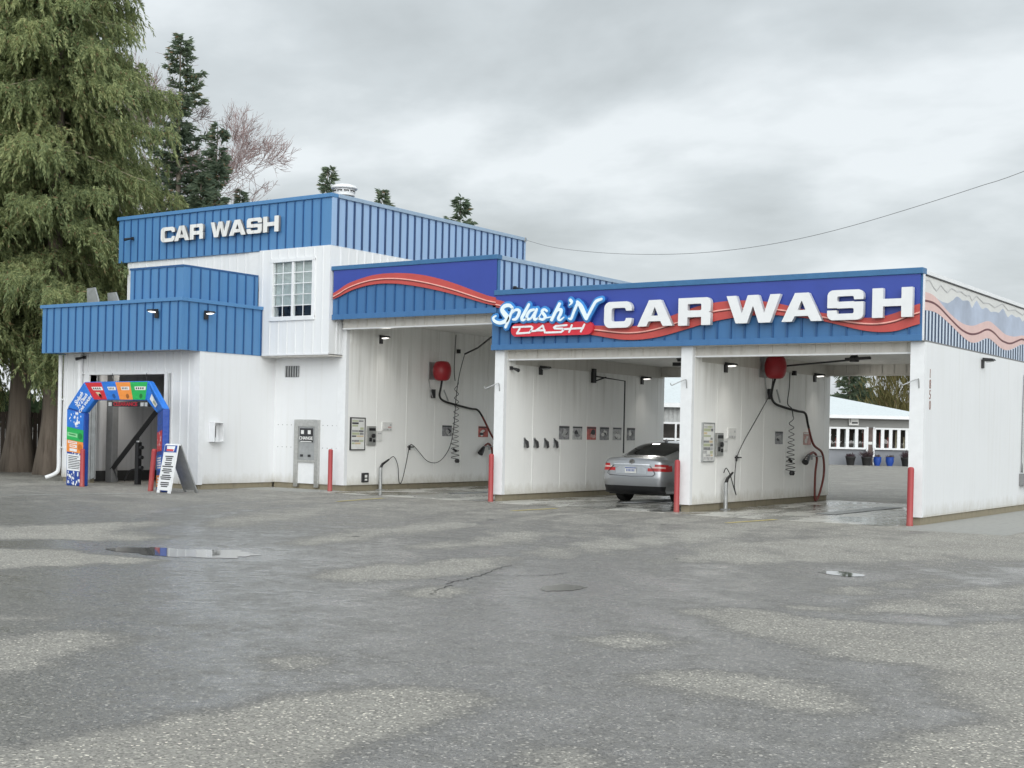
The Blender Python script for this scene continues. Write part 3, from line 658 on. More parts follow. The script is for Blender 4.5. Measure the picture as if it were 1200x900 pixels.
s = s.build('wall', M['white'], B)
MB().box(XW - .1, XW - .03, YL + .1, 25.0, -.02, .14).build('plinth', M['concrete'], s)
s = MB().box(-25.22, -22.62, 25.0, 25.15, .15, 3.43)
for z in (1.08, 1.66):                                              # rows of screw heads
    for x in [-24.95 + .16 * i for i in range(15)]:
        if not -24.45 < x < -23.35: s.box(x - .01, x + .01, 24.994, 25.0, z - .01, z + .01, 1)
s = s.build('wall', [M['white'], M['grey_paint']], B)
MB().box(-25.1, -22.6, 25.03, 25.13, -.02, .15).build('plinth', M['concrete'], s)
MB().box(-22.86, -22.592, 24.985, 25.1, .152, 4.1).build('corner_trim', M['white_trim'], s)
MB().box(-30.54, -30.42, YL + .2, YT, .12, 3.46).build('wall', M['white'], B)
# fascias of the low block
m = MB().box(-30.57, -25.08, 21.75, 21.87, 3.44, 4.66)
ribs_x(m, -30.55, -25.10, 21.75, 3.45, 4.64, w=.026)
f3 = lbl(m.build('fascia', [M['blue'], M['blue_seam_shade']], B), 'blue front fascia over the tunnel entrance')
MB().box(-30.62, -25.03, 21.70, 21.90, 4.63, 4.72).build('cap_trim', M['blue'], f3, bevel=.008)
m = MB().box(-25.20, -25.08, 21.871, YO - .001, 3.44, 4.66)
ribs_y(m, -25.08, 21.8, YO, 3.45, 4.64, w=.026)
f3 = m.build('fascia', [M['blue'], M['blue_seam_shade']], B)
MB().box(-25.22, -25.03, 21.901, YO - .001, 4.63, 4.72).build('cap_trim', M['blue'], f3, bevel=.008)
MB().box(-30.57, -30.46, 21.88, 24.5, 3.44, 4.66).build('fascia', [M['blue']], B)
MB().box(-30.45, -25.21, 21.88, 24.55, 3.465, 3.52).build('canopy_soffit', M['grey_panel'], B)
MB().box(-30.45, -25.21, 21.88, 24.55, 4.40, 4.50).build('roof', M['grey_paint'], B)
m = MB().box(-27.25, -25.25, 21.95, 22.07, 4.50, 5.53)
ribs_x(m, -27.25, -25.35, 21.95, 4.6, 5.50, w=.026)
m.box(-27.27, -25.24, 21.93, 22.09, 5.50, 5.55, 1)
lbl(m.build('parapet', [M['blue'], M['blue_seam_shade']], B), 'raised blue parapet box on the low roof')
m = MB().box(-25.37, -25.25, 22.071, YO - .001, 4.50, 5.53)
ribs_y(m, -25.25, 22.0, YO, 4.6, 5.50, w=.026)
m.box(-25.38, -25.24, 22.09, YO - .001, 5.50, 5.55, 1)
m.build('parapet', [M['blue'], M['blue_seam_shade']], B)
MB().box(-27.25, -27.13, 22.08, YT - .01, 4.50, 5.53).build('parapet', [M['blue']], B)
MB().box(-27.12, -25.38, 22.08, YT - .01, 5.2, 5.28).build('roof', M['grey_paint'], B)

# tunnel room behind the doorway
t = MB().box(-29.95, -29.9, YL + .2, 32.9, .0, 3.4).build('tunnel_wall', M['room'], B)
MB().box(-26.05, -26.0, YL + .2, 32.9, .0, 3.4).build('tunnel_wall', M['room'], B)
MB().box(-29.9, -26.05, 32.6, 32.7, .0, 3.4).build('tunnel_wall', M['room'], B)
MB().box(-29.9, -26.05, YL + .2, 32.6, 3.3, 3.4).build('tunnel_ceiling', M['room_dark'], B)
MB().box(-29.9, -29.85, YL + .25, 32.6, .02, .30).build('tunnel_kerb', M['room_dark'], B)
g = MB()
for i in range(6): g.box(-29.62 + i * .09, -29.545 + i * .09, YL - .03 - .008 * (i % 2), YL - .012 - .008 * (i % 2), .08 + .03 * (i % 3), 2.2)
g.build('door_curtain', M['galv'], B)

# ---------------------------------------------------------------- lettering and signs on the fascias
def g_C(X, Y):
    d = sd_box(X, Y, 0, 1.2, 0, 1, .26); d = np.maximum(d, -sd_box(X, Y, .33, .95, .24, .76, .10))
    return np.maximum(d, -sd_box(X, Y, .8, 1.5, .36, .64))
def g_A(X, Y):
    d = sd_poly(X, Y, [(0, 0), (.46, 1), (.94, 1), (1.42, 0), (1.03, 0), (.93, .19), (.46, .19), (.37, 0)])
    return np.maximum(d, -sd_poly(X, Y, [(.56, .40), (.84, .40), (.70, .74)]))
def g_R(X, Y):
    d = np.minimum(sd_box(X, Y, 0, .36, 0, 1), sd_box(X, Y, 0, 1.26, .30, 1, .18))
    d = np.minimum(d, sd_box(X, Y, 0, .5, .3, 1))
    d = np.minimum(d, sd_box(X, Y, .90, 1.26, 0, .44, .02))
    d = np.maximum(d, -sd_box(X, Y, .36, .90, .54, .78, .05))
    return np.maximum(d, -sd_poly(X, Y, [(1.17, .47), (1.5, .60), (1.5, .36)]))
def g_W(X, Y):
    return sd_poly(X, Y, [(0, 1), (.37, 1), (.58, .34), (.79, 1), (1.19, 1), (1.40, .34), (1.61, 1), (1.98, 1), (1.62, 0), (1.20, 0), (.99, .62), (.78, 0), (.36, 0)])
def g_S(X, Y):
    d = sd_box(X, Y, 0, 1.22, 0, 1, .2)
    d = np.maximum(d, -sd_box(X, Y, .33, .90, .61, .79, .06)); d = np.maximum(d, -sd_box(X, Y, .33, .90, .21, .39, .06))
    d = np.maximum(d, -sd_box(X, Y, .88, 1.5, .595, .67)); return np.maximum(d, -sd_box(X, Y, -.3, .34, .33, .405))
def g_H(X, Y):
    return np.minimum(np.minimum(sd_box(X, Y, 0, .36, 0, 1), sd_box(X, Y, .96, 1.32, 0, 1)), sd_box(X, Y, .2, 1.1, .38, .63))
GL = {'C': (g_C, 1.2), 'A': (g_A, 1.42), 'R': (g_R, 1.26), 'W': (g_W, 1.98), 'S': (g_S, 1.22), 'H': (g_H, 1.32)}
def letter(ch, x0, x1, z0, z1, y, depth, parent, mats, h=.018, dz=0.0, dy=0.0):
    f, w = GL[ch]
    me = field_mesh(f, (0, w, 0, 1), h, 1.0)
    me.transform(Matrix.Diagonal(((x1 - x0) / w, (z1 - z0), depth, 1))); edge_mats(me)
    me.transform(Matrix.Translation((x0, y, z0)) @ FRONT)
    return link_mesh('letter', me, mats, parent)
S1 = thing('car_wash_sign', 'large white CAR WASH channel letters on the long fascia over the wash bays', 'sign', (-11.3, 24.5, 3.88), 'car wash lettering')
for ch, a, b, z0, z1 in (('C', -14.66, -13.98, 3.87, 4.43), ('A', -13.84, -13.00, 3.88, 4.43), ('R', -12.87, -12.13, 3.87, 4.44), ('W', -11.78, -10.61, 3.88, 4.44), ('A', -10.58, -9.74, 3.88, 4.44), ('S', -9.64, -8.92, 3.88, 4.46), ('H', -8.75, -7.98, 3.90, 4.46)):
    letter(ch, a, b, z0, z1, 24.50, .11, S1, [M['letter'], M['letter_edge']])
S2 = thing('car_wash_sign', 'smaller weathered white CAR WASH letters high on the taller block', 'sign', (-26.7, 24.46, 6.62), 'car wash lettering')
for ch, u0, u1 in (('C', 193, 210.5), ('A', 210, 228.3), ('R', 229, 245), ('W', 253.8, 276.5), ('A', 275.5, 294.5), ('S', 295.5, 312.5), ('H', 313.8, 331)):
    a = -29.01 + (u0 - 193) * .03297; b = -29.01 + (u1 - 193) * .03297
    letter(ch, a, b, 6.64, 7.05, 24.44, .07, S2, [M['letter_old'], M['grey_paint']])

LG = thing('logo_sign', "Splash 'N DASH logo sign in blue and white script over a red pill", 'sign', (-16.2, 24.5, 3.8))
ST = {k: [cr(p, 6) for p in v] for k, v in SCRIPT.items()}
def script_field(keys, grow):
    def f(X, Y):
        d = np.full(X.shape, 1e9)
        for k in keys:
            for p in ST[k]: d = np.minimum(d, sd_stroke(X, Y, p, [q[2] * .86 for q in p]))
        return d - grow
    return f
def add_field(name, f, bb, h, depth, y, mats, parent, bevel=0):
    me = field_mesh(f, bb, h, depth, bevel); edge_mats(me); me.transform(Matrix.Translation((0, y, 0)) @ FRONT)
    return link_mesh(name, me, mats, parent)
BB = (-17.8, -14.5, 3.8, 4.7)
add_field('script_backing', script_field(list(ST), .050), BB, .012, .10, 24.50, [M['logo_blue'], M['dblue']], LG)
def rim(X, Y): return script_field(list(ST), .016)(X - .010, Y + .012)
add_field('script_outline', rim, BB, .010, .02, 24.40, [plain('logo_sky', (.06, .25, .57), .3), M['logo_blue']], LG)
for k in ST:
    P = [q for p in ST[k] for q in p]
    bb = (min(q[0] for q in P) - .12, max(q[0] for q in P) + .12, min(q[1] for q in P) - .12, max(q[1] for q in P) + .12)
    add_field('letter', script_field([k], 0.0), bb, .008, .012, 24.38, [M['logo_face'], M['logo_face']], LG)
pill = lambda X, Y: sd_stroke(X, Y, [(-16.985, 3.893), (-15.105, 3.893)], .145)
add_field('pill_panel', pill, (-17.2, -14.9, 3.7, 4.1), .014, .09, 24.52, [M['logo_red'], M['logo_red']], LG)
for k, v in DASHS.items():
    def f(X, Y, v=v):
        d = np.full(X.shape, 1e9)
        for p in v: d = np.minimum(d, sd_stroke(X, Y, p, .0215))
        return d
    P = [q for p in v for q in p]
    add_field('letter', f, (min(q[0] for q in P) - .05, max(q[0] for q in P) + .05, min(q[1] for q in P) - .05, max(q[1] for q in P) + .05), .006, .012, 24.43, [M['print_white'], M['print_white']], LG)

nb = thing('house_number', 'brown 1850 street number running down the right end wall', 'house number', (-7.83, 25.0, 2.2))
for i, ch in enumerate('1850'):
    me = text_mesh(ch, .25, .012, .0); me.transform(Matrix.Diagonal((.85, 1, 1, 1)))
    me.transform(Matrix.Translation((-7.822, 25.02 + .008 * i, 2.86 - .20 * i)) @ SIDE)
    link_mesh('digit', me, M['number'], nb)

# ---------------------------------------------------------------- wall lights
def wall_light(label, loc, rz, lit=55.0):
    t = thing('wall_light', label, 'wall light', loc, 'wall lights on the car wash', rz); t.scale = (.82, .82, .82)
    MB().box(-.07, .07, 0, .06, -.16, .06).build('mount_box', M['dark'], t, local=True, bevel=.008)
    MB().prism([(-.11, .05, .02), (-.11, .34, .035), (-.11, .30, .085), (-.11, .05, .11)], (.22, 0, 0)).build('hood', M['dark'], t, local=True, bevel=.008)
    MB().prism([(-.08, .12, .018), (-.08, .30, .026), (-.08, .29, .010), (-.08, .13, -.012)], (.16, 0, 0)).build('lens', M['lamp'] if lit else M['galv'], t, local=True, bevel=.004)
    if lit:
        ld = bpy.data.lights.new('lamp_light', 'SPOT'); ld.energy = lit; ld.spot_size = math.radians(150); ld.spot_blend = .6; ld.shadow_soft_size = .12; ld.color = (1, .97, .9)
        lo = bpy.data.objects.new('lamp_light', ld); COL.objects.link(lo); lo.parent = t; lo.location = (0, .24, -.06); lo.rotation_euler = (math.radians(50), 0, 0)
    return t
# local +y points away from the wall
wall_light('wall light at the front of the tallest open bay, high on its left wall', (-22.6, 26.3, 3.96), -PI / 2)
wall_light('dark unlit wall light at the front of the middle bay', (-17.48, 26.18, 3.10), -PI / 2, False)
wall_light('wall light at the far end of the middle bay above the silver car', (-17.48, 31.1, 3.08), -PI / 2)
wall_light('wall light at the front of the right bay above the price board', (-12.68, 26.25, 3.12), -PI / 2)
wall_light('wall light at the far end of the right bay beside the rear opening', (-12.68, 31.3, 3.13), -PI / 2)
wall_light('dark wall light on the outer right end wall under the printed fascia', (-7.83, 28.5, 3.28), -PI / 2, False)
wall_light('wall light on the front of the low blue fascia over the entrance arch', (-25.92, 21.72, 4.36), PI, 2.5)
wall_light('wall light on the side of the low blue fascia around the corner', (-25.05, 22.5, 4.36), -PI / 2, 2.5)
wall_light('ceiling light glowing inside the dark tunnel doorway', (-28.75, 24.2, 3.16), PI, 90.0)

# small cameras
def camera_unit(label, loc, rz):
    t = thing('security_camera', label, 'camera', loc, 'small dark cameras', rz)
    MB().box(-.04, .04, 0, .05, -.04, .04).build('mount', M['dark'], t, local=True)
    MB().tube([(0, .04, 0), (0, .12, -.02), (.05, .26, -.06)], [.018, .03, .045], 10).build('body', M['dark'], t, local=True, smooth=True, auto=40)
    return t
camera_unit('small dark camera on the wall just inside the post left of the silver car', (-17.48, 24.95, 3.07), -PI / 2)
camera_unit('small dark camera under the low fascia above the downspout', (-29.6, 22.40, 3.35), PI)
camera_unit('small dark camera low on the faded side fascia by the Splash logo', (-17.60, 25.2, 4.95), -PI / 2)
camera_unit('small camera on the left end of the tall blue fascia', (-30.3, 24.47, 6.85), PI)

# ---------------------------------------------------------------- bay equipment
def off(X, y, z, dx):                     # the same sight from the lot, dx metres off the wall
    k = (X + dx) / X; return (X + dx, y * k, 1.6 + (z - 1.6) * k)
def rows_board(name, label, cat, X, y0, y1, z0, z1, group, cols, frame=None, seed=0):
    r = random.Random(seed)
    t = thing(name, label, cat, (X, (y0 + y1) / 2, z0), group)
    MB().box(X + .002, X + .03, y0, y1, z0, z1).build('panel', M['paper'], t)
    m = MB(); z = z1 - .05; mats = [M[c] for c in cols]; w = .03
    while z > z0 + .05:
        h = r.choice((.035, .045, .06)); a = y0 + .04
        while a < y1 - .05:
            b = min(y1 - .04, a + r.uniform(.08, .34)); m.box(X + .0305, X + .033, a, b, z - h, z, r.randrange(len(mats))); a = b + .015
        z -= h + .018
    m.build('printed_rows', mats, t)
    if frame:
        f = MB()
        for a, b, c, d in ((y0 - .02, y1 + .02, z1, z1 + .025), (y0 - .02, y1 + .02, z0 - .025, z0), (y0 - .02, y0, z0, z1), (y1, y1 + .02, z0, z1)): f.box(X + .002, X + .045, a, b, c, d)
        f.build('frame', M[frame], t)
    return t
def poster(label, X, y0, y1, z0, z1, c1, c2, seed, group='posters along the bay walls', name='poster'):
    r = random.Random(seed)
    t = thing(name, label, 'poster', (X, (y0 + y1) / 2, z0), group)
    MB().box(X + .002, X + .012, y0, y1, z0, z1).build('sheet', M[c1], t)
    m = MB(); w = y1 - y0; h = z1 - z0
    m.box(X + .0125, X + .0145, y0, y1, z1 - .14 * h, z1 - .04 * h, 1)
    for k in range(3):
        cy = y0 + w * r.uniform(.3, .7); cz = z0 + h * r.uniform(.25, .6); a = w * r.uniform(.14, .3); b = h * r.uniform(.12, .28)
        m.prism([(X + .0125 + .0012 * k, cy + a * math.cos(q) * r.uniform(.7, 1.1), cz + b * math.sin(q) * r.uniform(.7, 1.1)) for q in [2 * PI * i / 9 for i in range(9)]], (.001, 0, 0), k % 2)
    m.build('print', [M[c2], M['print_dark'] if c1 != 'poster_pink' else M['paper']], t)
    return t
def coin_box(label, X, y0, y1, z0, z1):
    t = thing('coin_box', label, 'coin box', (X, (y0 + y1) / 2, z0), 'coin boxes in the wash bays')
    MB().box(X + .002, X + .06, y0, y1, z0, z1).build('face_plate', M['steel'], t, bevel=.006)
    m = MB().box(X + .06, X + .075, y0 + .05, y1 - .04, z1 - .12, z1 - .05).box(X + .06, X + .072, y0 + .06, y0 + .15, z0 + .1, z0 + .2)
    m.lathe([(.0, 0), (.001, 0)], (X, 0, 0), 3) if False else None
    m.box(X + .06, X + .07, y0 + .20, y1 - .03, z0 + .08, z0 + .16); m.build('slot', M['black'], t)
    MB().tube([(X + .06, (y0 + y1) / 2 + .04, (z0 + z1) / 2), (X + .10, (y0 + y1) / 2 + .04, (z0 + z1) / 2)], .055, 14).build('selector_dial', M['black'], t, smooth=True, auto=40)
    return t
def coil(X, y, ztop, zbot, n, r=.09):
    P = []; steps = n * 12
    for i in range(steps + 1):
        t = i / steps; rr = r * (.55 + .75 * t)
        zz = ztop + (zbot - ztop) * (t ** .72)
        P.append((X + .16 + rr * math.cos(2 * PI * n * t), y + rr * math.sin(2 * PI * n * t) + .015 * math.sin(7 * t), zz))
    return P

def equip(X, w, dark, first):
    # w: words that name the bay
    rows_board('price_board', f'framed price board near the front of {w}', 'price board', X, 25.20, 25.72, 1.07, 1.86, 'price boards in the wash bays',
               ['print_dark', 'olive', 'tan', 'paper', 'poster_grey', 'orange'] if first else ['olive', 'tan', 'paper', 'poster_mid', 'poster_grey'], 'dark' if first else 'galv', 3 if first else 4)
    coin_box(f'steel coin box beside the price board of {w}', X, 25.82, 26.14, 1.17, 1.67)
    rows_board('notice', f'small white notice beside the coin box of {w}', 'notice', X, 26.2, 26.42, 1.28, 1.55, 'small notices in the bays', ['paper', 'poster_mid', 'paper'], None, 8)
    rows_board('notice', f'small square notice above the coin box of {w}', 'notice', X, 26.42, 26.82, 1.56, 1.78, 'small notices in the bays', ['poster_pink', 'paper', 'poster_mid'] if first else ['paper', 'paper', 'poster_mid'], None, 9)
    poster(f'grey poster beside the coiled hose of {w}', X, 29.0, 29.43, 1.44, 1.74, 'poster_grey', 'poster_mid', 21 + first)
    poster(f'red poster near the vacuum nozzle of {w}', X, 30.70, 31.17, 1.43, 1.74, 'poster_red' if first else 'poster_pink', 'paper', 31 + first)
    # vacuum: red dome on a bracket, thick hose, nozzle
    V = thing('vacuum', f'red dome vacuum with thick hose hung on the left wall of {w}', 'vacuum', (X, 28.9, 3.2), 'red dome vacuums')
    cx, cy, cz = off(X, 28.95, 3.25, .32)
    MB().lathe([(.0, -.27), (.11, -.268), (.175, -.245), (.215, -.19), (.243, -.10), (.252, 0), (.243, .10), (.215, .19), (.175, .245), (.11, .266), (.0, .27)], (cx, cy, cz), 28).build('dome', M['red_dome'], V, smooth=True, auto=60)
    MB().box(X + .002, cx - .2, cy - .05, cy + .05, cz - .06, cz + .06).box(X + .002, X + .03, cy - .2, cy + .2, cz - .24, cz + .24).build('bracket', M['galv'], V)
    o = lambda y, z, d=.10: off(X, y, z, d)
    if first: hp = [(cx, cy, cz - .25), o(28.91, 2.80, .26), o(28.86, 2.55, .16), o(29.05, 2.42), o(29.6, 2.33), o(30.3, 2.24), o(30.66, 2.20), o(30.95, 1.95), o(31.3, 1.55), o(31.62, 1.22), o(31.85, .75), o(31.75, .22), o(31.55, .24), o(31.45, .7), o(31.38, 1.1), o(31.2, 1.24), o(31.0, 1.14)]
    else: hp = [(cx, cy, cz - .25), o(28.82, 2.80, .26), o(28.75, 2.55, .16), o(28.98, 2.39), o(29.6, 2.31), o(30.3, 2.25), o(30.80, 2.20), o(31.0, 1.90), o(31.35, 1.45), o(31.95, 1.22), o(32.1, .75), o(31.9, .30), o(31.65, .05), o(31.52, .12), o(31.52, .7), o(31.6, 1.1), o(31.38, 1.24), o(31.1, 1.18)]
    hp = cr(hp, 8)
    k = int(len(hp) * .42)
    MB().tube(hp[:k + 1], .029, 8).build('hose', M['rubber'], V, smooth=True)
    lbl(MB().tube(hp[k:], .029, 8).build('hose', M['hose_red'], V, smooth=True), 'reddish lower length of hose')
    n0 = o(31.0, 1.14) if first else o(31.1, 1.18); n1 = o(30.82, .95) if first else o(30.85, 1.0)
    MB().tube([n0, tuple((np.array(n0) + np.array(n1)) / 2), n1], [.04, .07, .085], 10).build('nozzle', M['black'], V, smooth=True, auto=50)
    hk = thing('hose_hanger', f'steel hanger bracket holding the vacuum hose of {w}', 'hanger', o(31.3, 1.14, 0), 'hose hangers')
    MB().tube([o(31.0, 1.16, .003), o(31.0, 1.16, .12), o(31.95, 1.14, .12), o(31.95, 1.14, .003)], .014, 6).build('bar', M['galv'], hk)
    MB().box(X + .001, X + .008, o(31.2, 1, 0)[1], o(31.2, 1, 0)[1] + .12, 1.06, 1.22).build('wall_plate', M['galv'], hk)
    # strut pipes under the dome
    st = MB(); st.tube(cr([o(28.35, 3.0, .05), o(28.45, 2.7, .06), o(28.55, 2.5, .1)], 5), .014, 6); st.tube([o(29.05, 2.72, .1), o(29.25, 2.43, .1)], .02, 6)
    st.build('brace', M['galv'], V)
    MB().box(X + .03, X + .1, o(28.5, 2.6, 0)[1] - .06, o(28.5, 2.6, 0)[1] + .05, 2.48, 2.72).build('valve', M['dark'], V)
    # coiled air hose with lead
    A = thing('air_hose', f'coiled air hose dangling on the left wall of {w}', 'hose', o(29.6, 3.4, 0), 'coiled air hoses')
    ztop = 3.80 if first else 3.12
    if first:
        P = cr([off(X, 29.55, 4.3, .16), off(X, 29.52, 3.9, .16), off(X, 29.5, 3.3, .16), off(X, 29.55, 3.0, .16)], 5); zs = 3.0; yc = 29.62
    else:
        P = cr([off(X, 29.8, 3.16, .03), off(X, 29.78, 2.8, .16), off(X, 29.7, 2.42, .16), off(X, 29.95, 2.3, .16), off(X, 30.05, 2.1, .16)], 5); zs = 2.1; yc = 29.95
    MB().tube(P, .012, 6).build('lead_pipe', M['dark'], A, smooth=True)
    ya = yc * (X + .16) / X
    MB().tube(coil(X, ya, zs, .80, 13 if first else 10), .0085, 5).build('coil', M['dark'], A, smooth=True)
    MB().lathe([(.0, -.05), (.05, -.05), (.07, 0), (.05, .06), (.0, .06)], off(X, yc + .1, .74, .16), 10).build('air_chuck', M['black'], A, smooth=True, auto=50)
    MB().tube([off(X, yc - .08, 1.08, .12), off(X, yc + .05, 1.02, .14)], .035, 8).build('pressure_gauge', M['black'], A, smooth=True, auto=50)
    MB().box(X + .002, X + .10, yc - .05, yc + .03, ztop - .02, ztop + .09).build('wall_fitting', M['black'], A)
    # wand holder and pressure hose
    H = thing('wand_holder', f'upright tube holding a spray wand at the wall foot of {w}', 'wand holder', (X + .14, 26.4, 0), 'wand holders')
    hx, hy, _ = off(X, 26.42, .6, .14)
    MB().tube([(hx, hy, .01), (hx, hy, .60)], .045, 12).build('tube', M['galv'], H, smooth=True, auto=50)
    MB().box(hx - .08, hx + .08, hy - .08, hy + .08, .008, .03).build('base_plate', M['galv'], H)
    W = thing('spray_wand', f'black spray wand with thin pressure hose standing in the holder of {w}', 'spray wand', (hx, hy, .5), 'spray wands')
    MB().tube([(hx, hy, .12), (hx, hy, .62)], .014, 6).build('lance', M['steel'], W)
    MB().tube([(hx, hy, .58), (hx + .01, hy + .05, .68), off(X, 26.75, .80, .14)], [.04, .035, .022], 8).build('grip', M['black'], W, smooth=True, auto=50)
    q = lambda y, z, d=.13: off(X, y, z, d)
    if first: hp = [q(26.75, .80), q(26.95, .87), q(27.12, .62), q(27.18, .20), q(27.3, .22), q(27.45, .65), q(27.6, 1.15, .06), q(27.75, 1.17, .06), q(28.0, 1.0), q(28.35, .76), q(28.75, .70), q(29.1, .85), q(29.4, 1.2), q(29.55, 1.8), q(29.62, 2.6), q(29.75, 3.2, .3), q(29.97, 3.77, .6)]
    else: hp = [q(26.3, .80), q(26.42, .90), q(26.62, .75), q(26.85, .42), q(26.95, .30), q(26.85, .5), q(26.88, .9), q(26.98, 1.18, .06), q(27.3, 1.5), q(27.8, 1.9), q(28.3, 2.3), q(28.7, 2.65, .2), q(28.8, 3.0, .3)]
    if not first: pass
    MB().tube(cr(hp, 8), .0105, 6).build('hose', M['dark'], W, smooth=True)
    hy2 = 27.62 if first else 26.98
    hk = thing('hose_hook', f'small black hook carrying the thin pressure hose of {w}', 'hook', q(hy2, 1.15, 0), 'small hose hooks')
    MB().box(X + .001, X + .09, q(hy2, 1, .03)[1] - .09, q(hy2, 1, .03)[1] + .09, 1.12, 1.15).box(X + .001, X + .01, q(hy2, 1, .03)[1] - .04, q(hy2, 1, .03)[1] + .04, 1.05, 1.18).build('hook', M['black'], hk)
equip(-22.60, 'the tallest open bay', False, 1)
equip(-12.68, 'the right bay', True, 0)

# ceiling booms
def boom(label, pts, r, X=None):
    t = thing('hose_boom', label, 'boom', pts[0], 'overhead hose booms')
    MB().tube(pts, r, 8).build('arm', M['dark'], t, smooth=True, auto=40)
    return t
t = boom('black overhead boom rising to the ceiling of the tallest open bay', [off(-22.6, 29.97, 3.78, .6), off(-22.6, 30.6, 4.0, 1.0), (-20.35, 28.4, 4.22)], .024)
MB().lathe([(.0, -.06), (.07, -.06), (.07, .1), (.0, .1)], (-20.35, 28.4, 4.24), 12).build('swivel', M['black'], t)
t = boom('black boom with a drop pipe on the left wall of the middle bay', [(-17.40, 28.58, 3.05), off(-17.48, 30.22, 3.0, .35), off(-17.48, 30.22, 1.1, .35)], .019)
MB().box(-17.478, -17.40, 28.50, 28.64, 2.88, 3.24).tube([(-17.42, 28.57, 2.92), (-17.30, 28.95, 3.04)], .018, 6).build('bracket', M['black'], t)
t = boom('black boom arm running from the red dome to the ceiling swivel of the right bay', [off(-12.68, 29.45, 3.30, .4), (-10.55, 28.35, 3.36)], .021)
MB().lathe([(.0, -.05), (.10, -.05), (.12, .03), (.06, .11), (.0, .11)], (-10.55, 28.35, 3.36), 14).obox((-10.45, 28.3, 3.38), (.28, -.02, .01), (.01, .05, 0), (0, 0, .03)).build('swivel', M['black'], t)
t = boom('black boom hanging from the ceiling of the middle bay beside the post', [(-13.85, 26.5, 3.30), (-13.30, 26.0, 3.05)], .022)
MB().lathe([(.0, -.05), (.09, -.05), (.12, .02), (.07, .16), (.0, .16)], (-13.9, 26.55, 3.31), 14).obox((-13.95, 26.5, 3.20), (.12, 0, 0), (0, .06, 0), (0, 0, .04)).build('swivel', M['black'], t)
t = thing('speaker_box', 'small black box high inside the tallest bay by the white post', 'box', (-18.2, 25.6, 3.5))
MB().box(-17.95, -17.735, 25.5, 25.62, 3.42, 3.62).build('housing', M['black'], t, bevel=.01)

# middle bay: mat clips and six posters
for i, y in enumerate((25.57, 25.99, 26.43, 26.85)):
    lab = ['mat clip nearest the white post in the row of four', 'second mat clip from the white post', 'third mat clip from the white post', 'mat clip nearest the posters in the row of four'][i]
    t = thing('mat_clip', 'steel ' + lab, 'mat clip', (-17.48, y, 1.35), 'mat clips in the middle bay')
    MB().box(-17.478, -17.46, y - .035, y + .035, 1.24, 1.47).build('plate', M['galv'], t)
    MB().prism([(-17.46, y - .03, 1.44), (-17.37, y - .03, 1.38), (-17.35, y - .03, 1.25), (-17.39, y - .03, 1.22), (-17.42, y - .03, 1.36)], (0, .06, 0)).build('jaw', M['dark'], t, bevel=.004)
PS = [('poster_grey', 'poster_mid', 'grey poster nearest the mat clips in the row of six'), ('poster_mid', 'poster_grey', 'paler grey poster second from the mat clips'), ('poster_red', 'poster_pink', 'reddish poster third in the row of six'), ('poster_grey', 'paper', 'grey and white poster fourth in the row of six'), ('poster_mid', 'paper', 'brownish poster left of the black drop pipe'), ('poster_grey', 'paper', 'grey poster right of the black drop pipe')]
for (y0, y1), (c1, c2, lab), k in zip(((27.06, 27.52), (27.68, 28.12), (28.35, 28.79), (28.99, 29.43), (29.64, 30.07), (30.38, 30.79)), PS, range(6)):
    poster(lab, -17.48, y0, y1, 1.44, 1.77, c1, c2, 50 + k)

# hooks on the white wall ends
for X, z, lab in ((-17.61, 2.70, 'bent steel hook on the white post left of the silver car'), (-12.81, 2.76, 'bent steel hook on the white post right of the silver car'), (-7.94, 2.75, 'bent steel hook on the corner post by the street number')):
    t = thing('hook', lab, 'hook', (X, 24.69, z), 'bent hooks on the bay posts')
    MB().tube(cr([(X + .02, 24.69, z - .17), (X + .02, 24.66, z - .02), (X, 24.62, z), (X - .16, 24.5, z - .09), (X - .22, 24.46, z - .12), (X - .24, 24.45, z - .07)], 4), .012, 6).build('rod', M['galv'], t, smooth=True)

# bollards
def bollard(label, x, y, tilt=(0, 0), h=1.07, r=.058):
    t = thing('bollard', label, 'bollard', (x, y, 0), 'red bollards')
    MB().lathe([(r + .004, -.02), (r + .004, .05), (r, .06), (r, h - .05), (r * .93, h - .025), (r * .7, h - .006), (.0, h)], (0, 0, 0), 18).build('post', M['red_post'], t, local=True, smooth=True, auto=50)
    t.rotation_euler = (tilt[0], tilt[1], 0); return t
bollard('red bollard in front of the wall with the change machine', -22.72, 24.62)
bollard('red bollard before the white post left of the silver car', -17.66, 24.52, h=1.09)
bollard('red bollard before the white post right of the silver car', -12.90, 24.55, h=1.09)
bollard('red bollard at the right corner below the street number', -7.97, 24.46, (0, .004), h=1.10)
bollard('faded red bollard at the left leg of the entrance arch', -27.70, 20.95, h=.95)
bollard('leaning red bollard beside the white sandwich board', -25.20, 21.02, (.05, .17), h=1.03, r=.062)

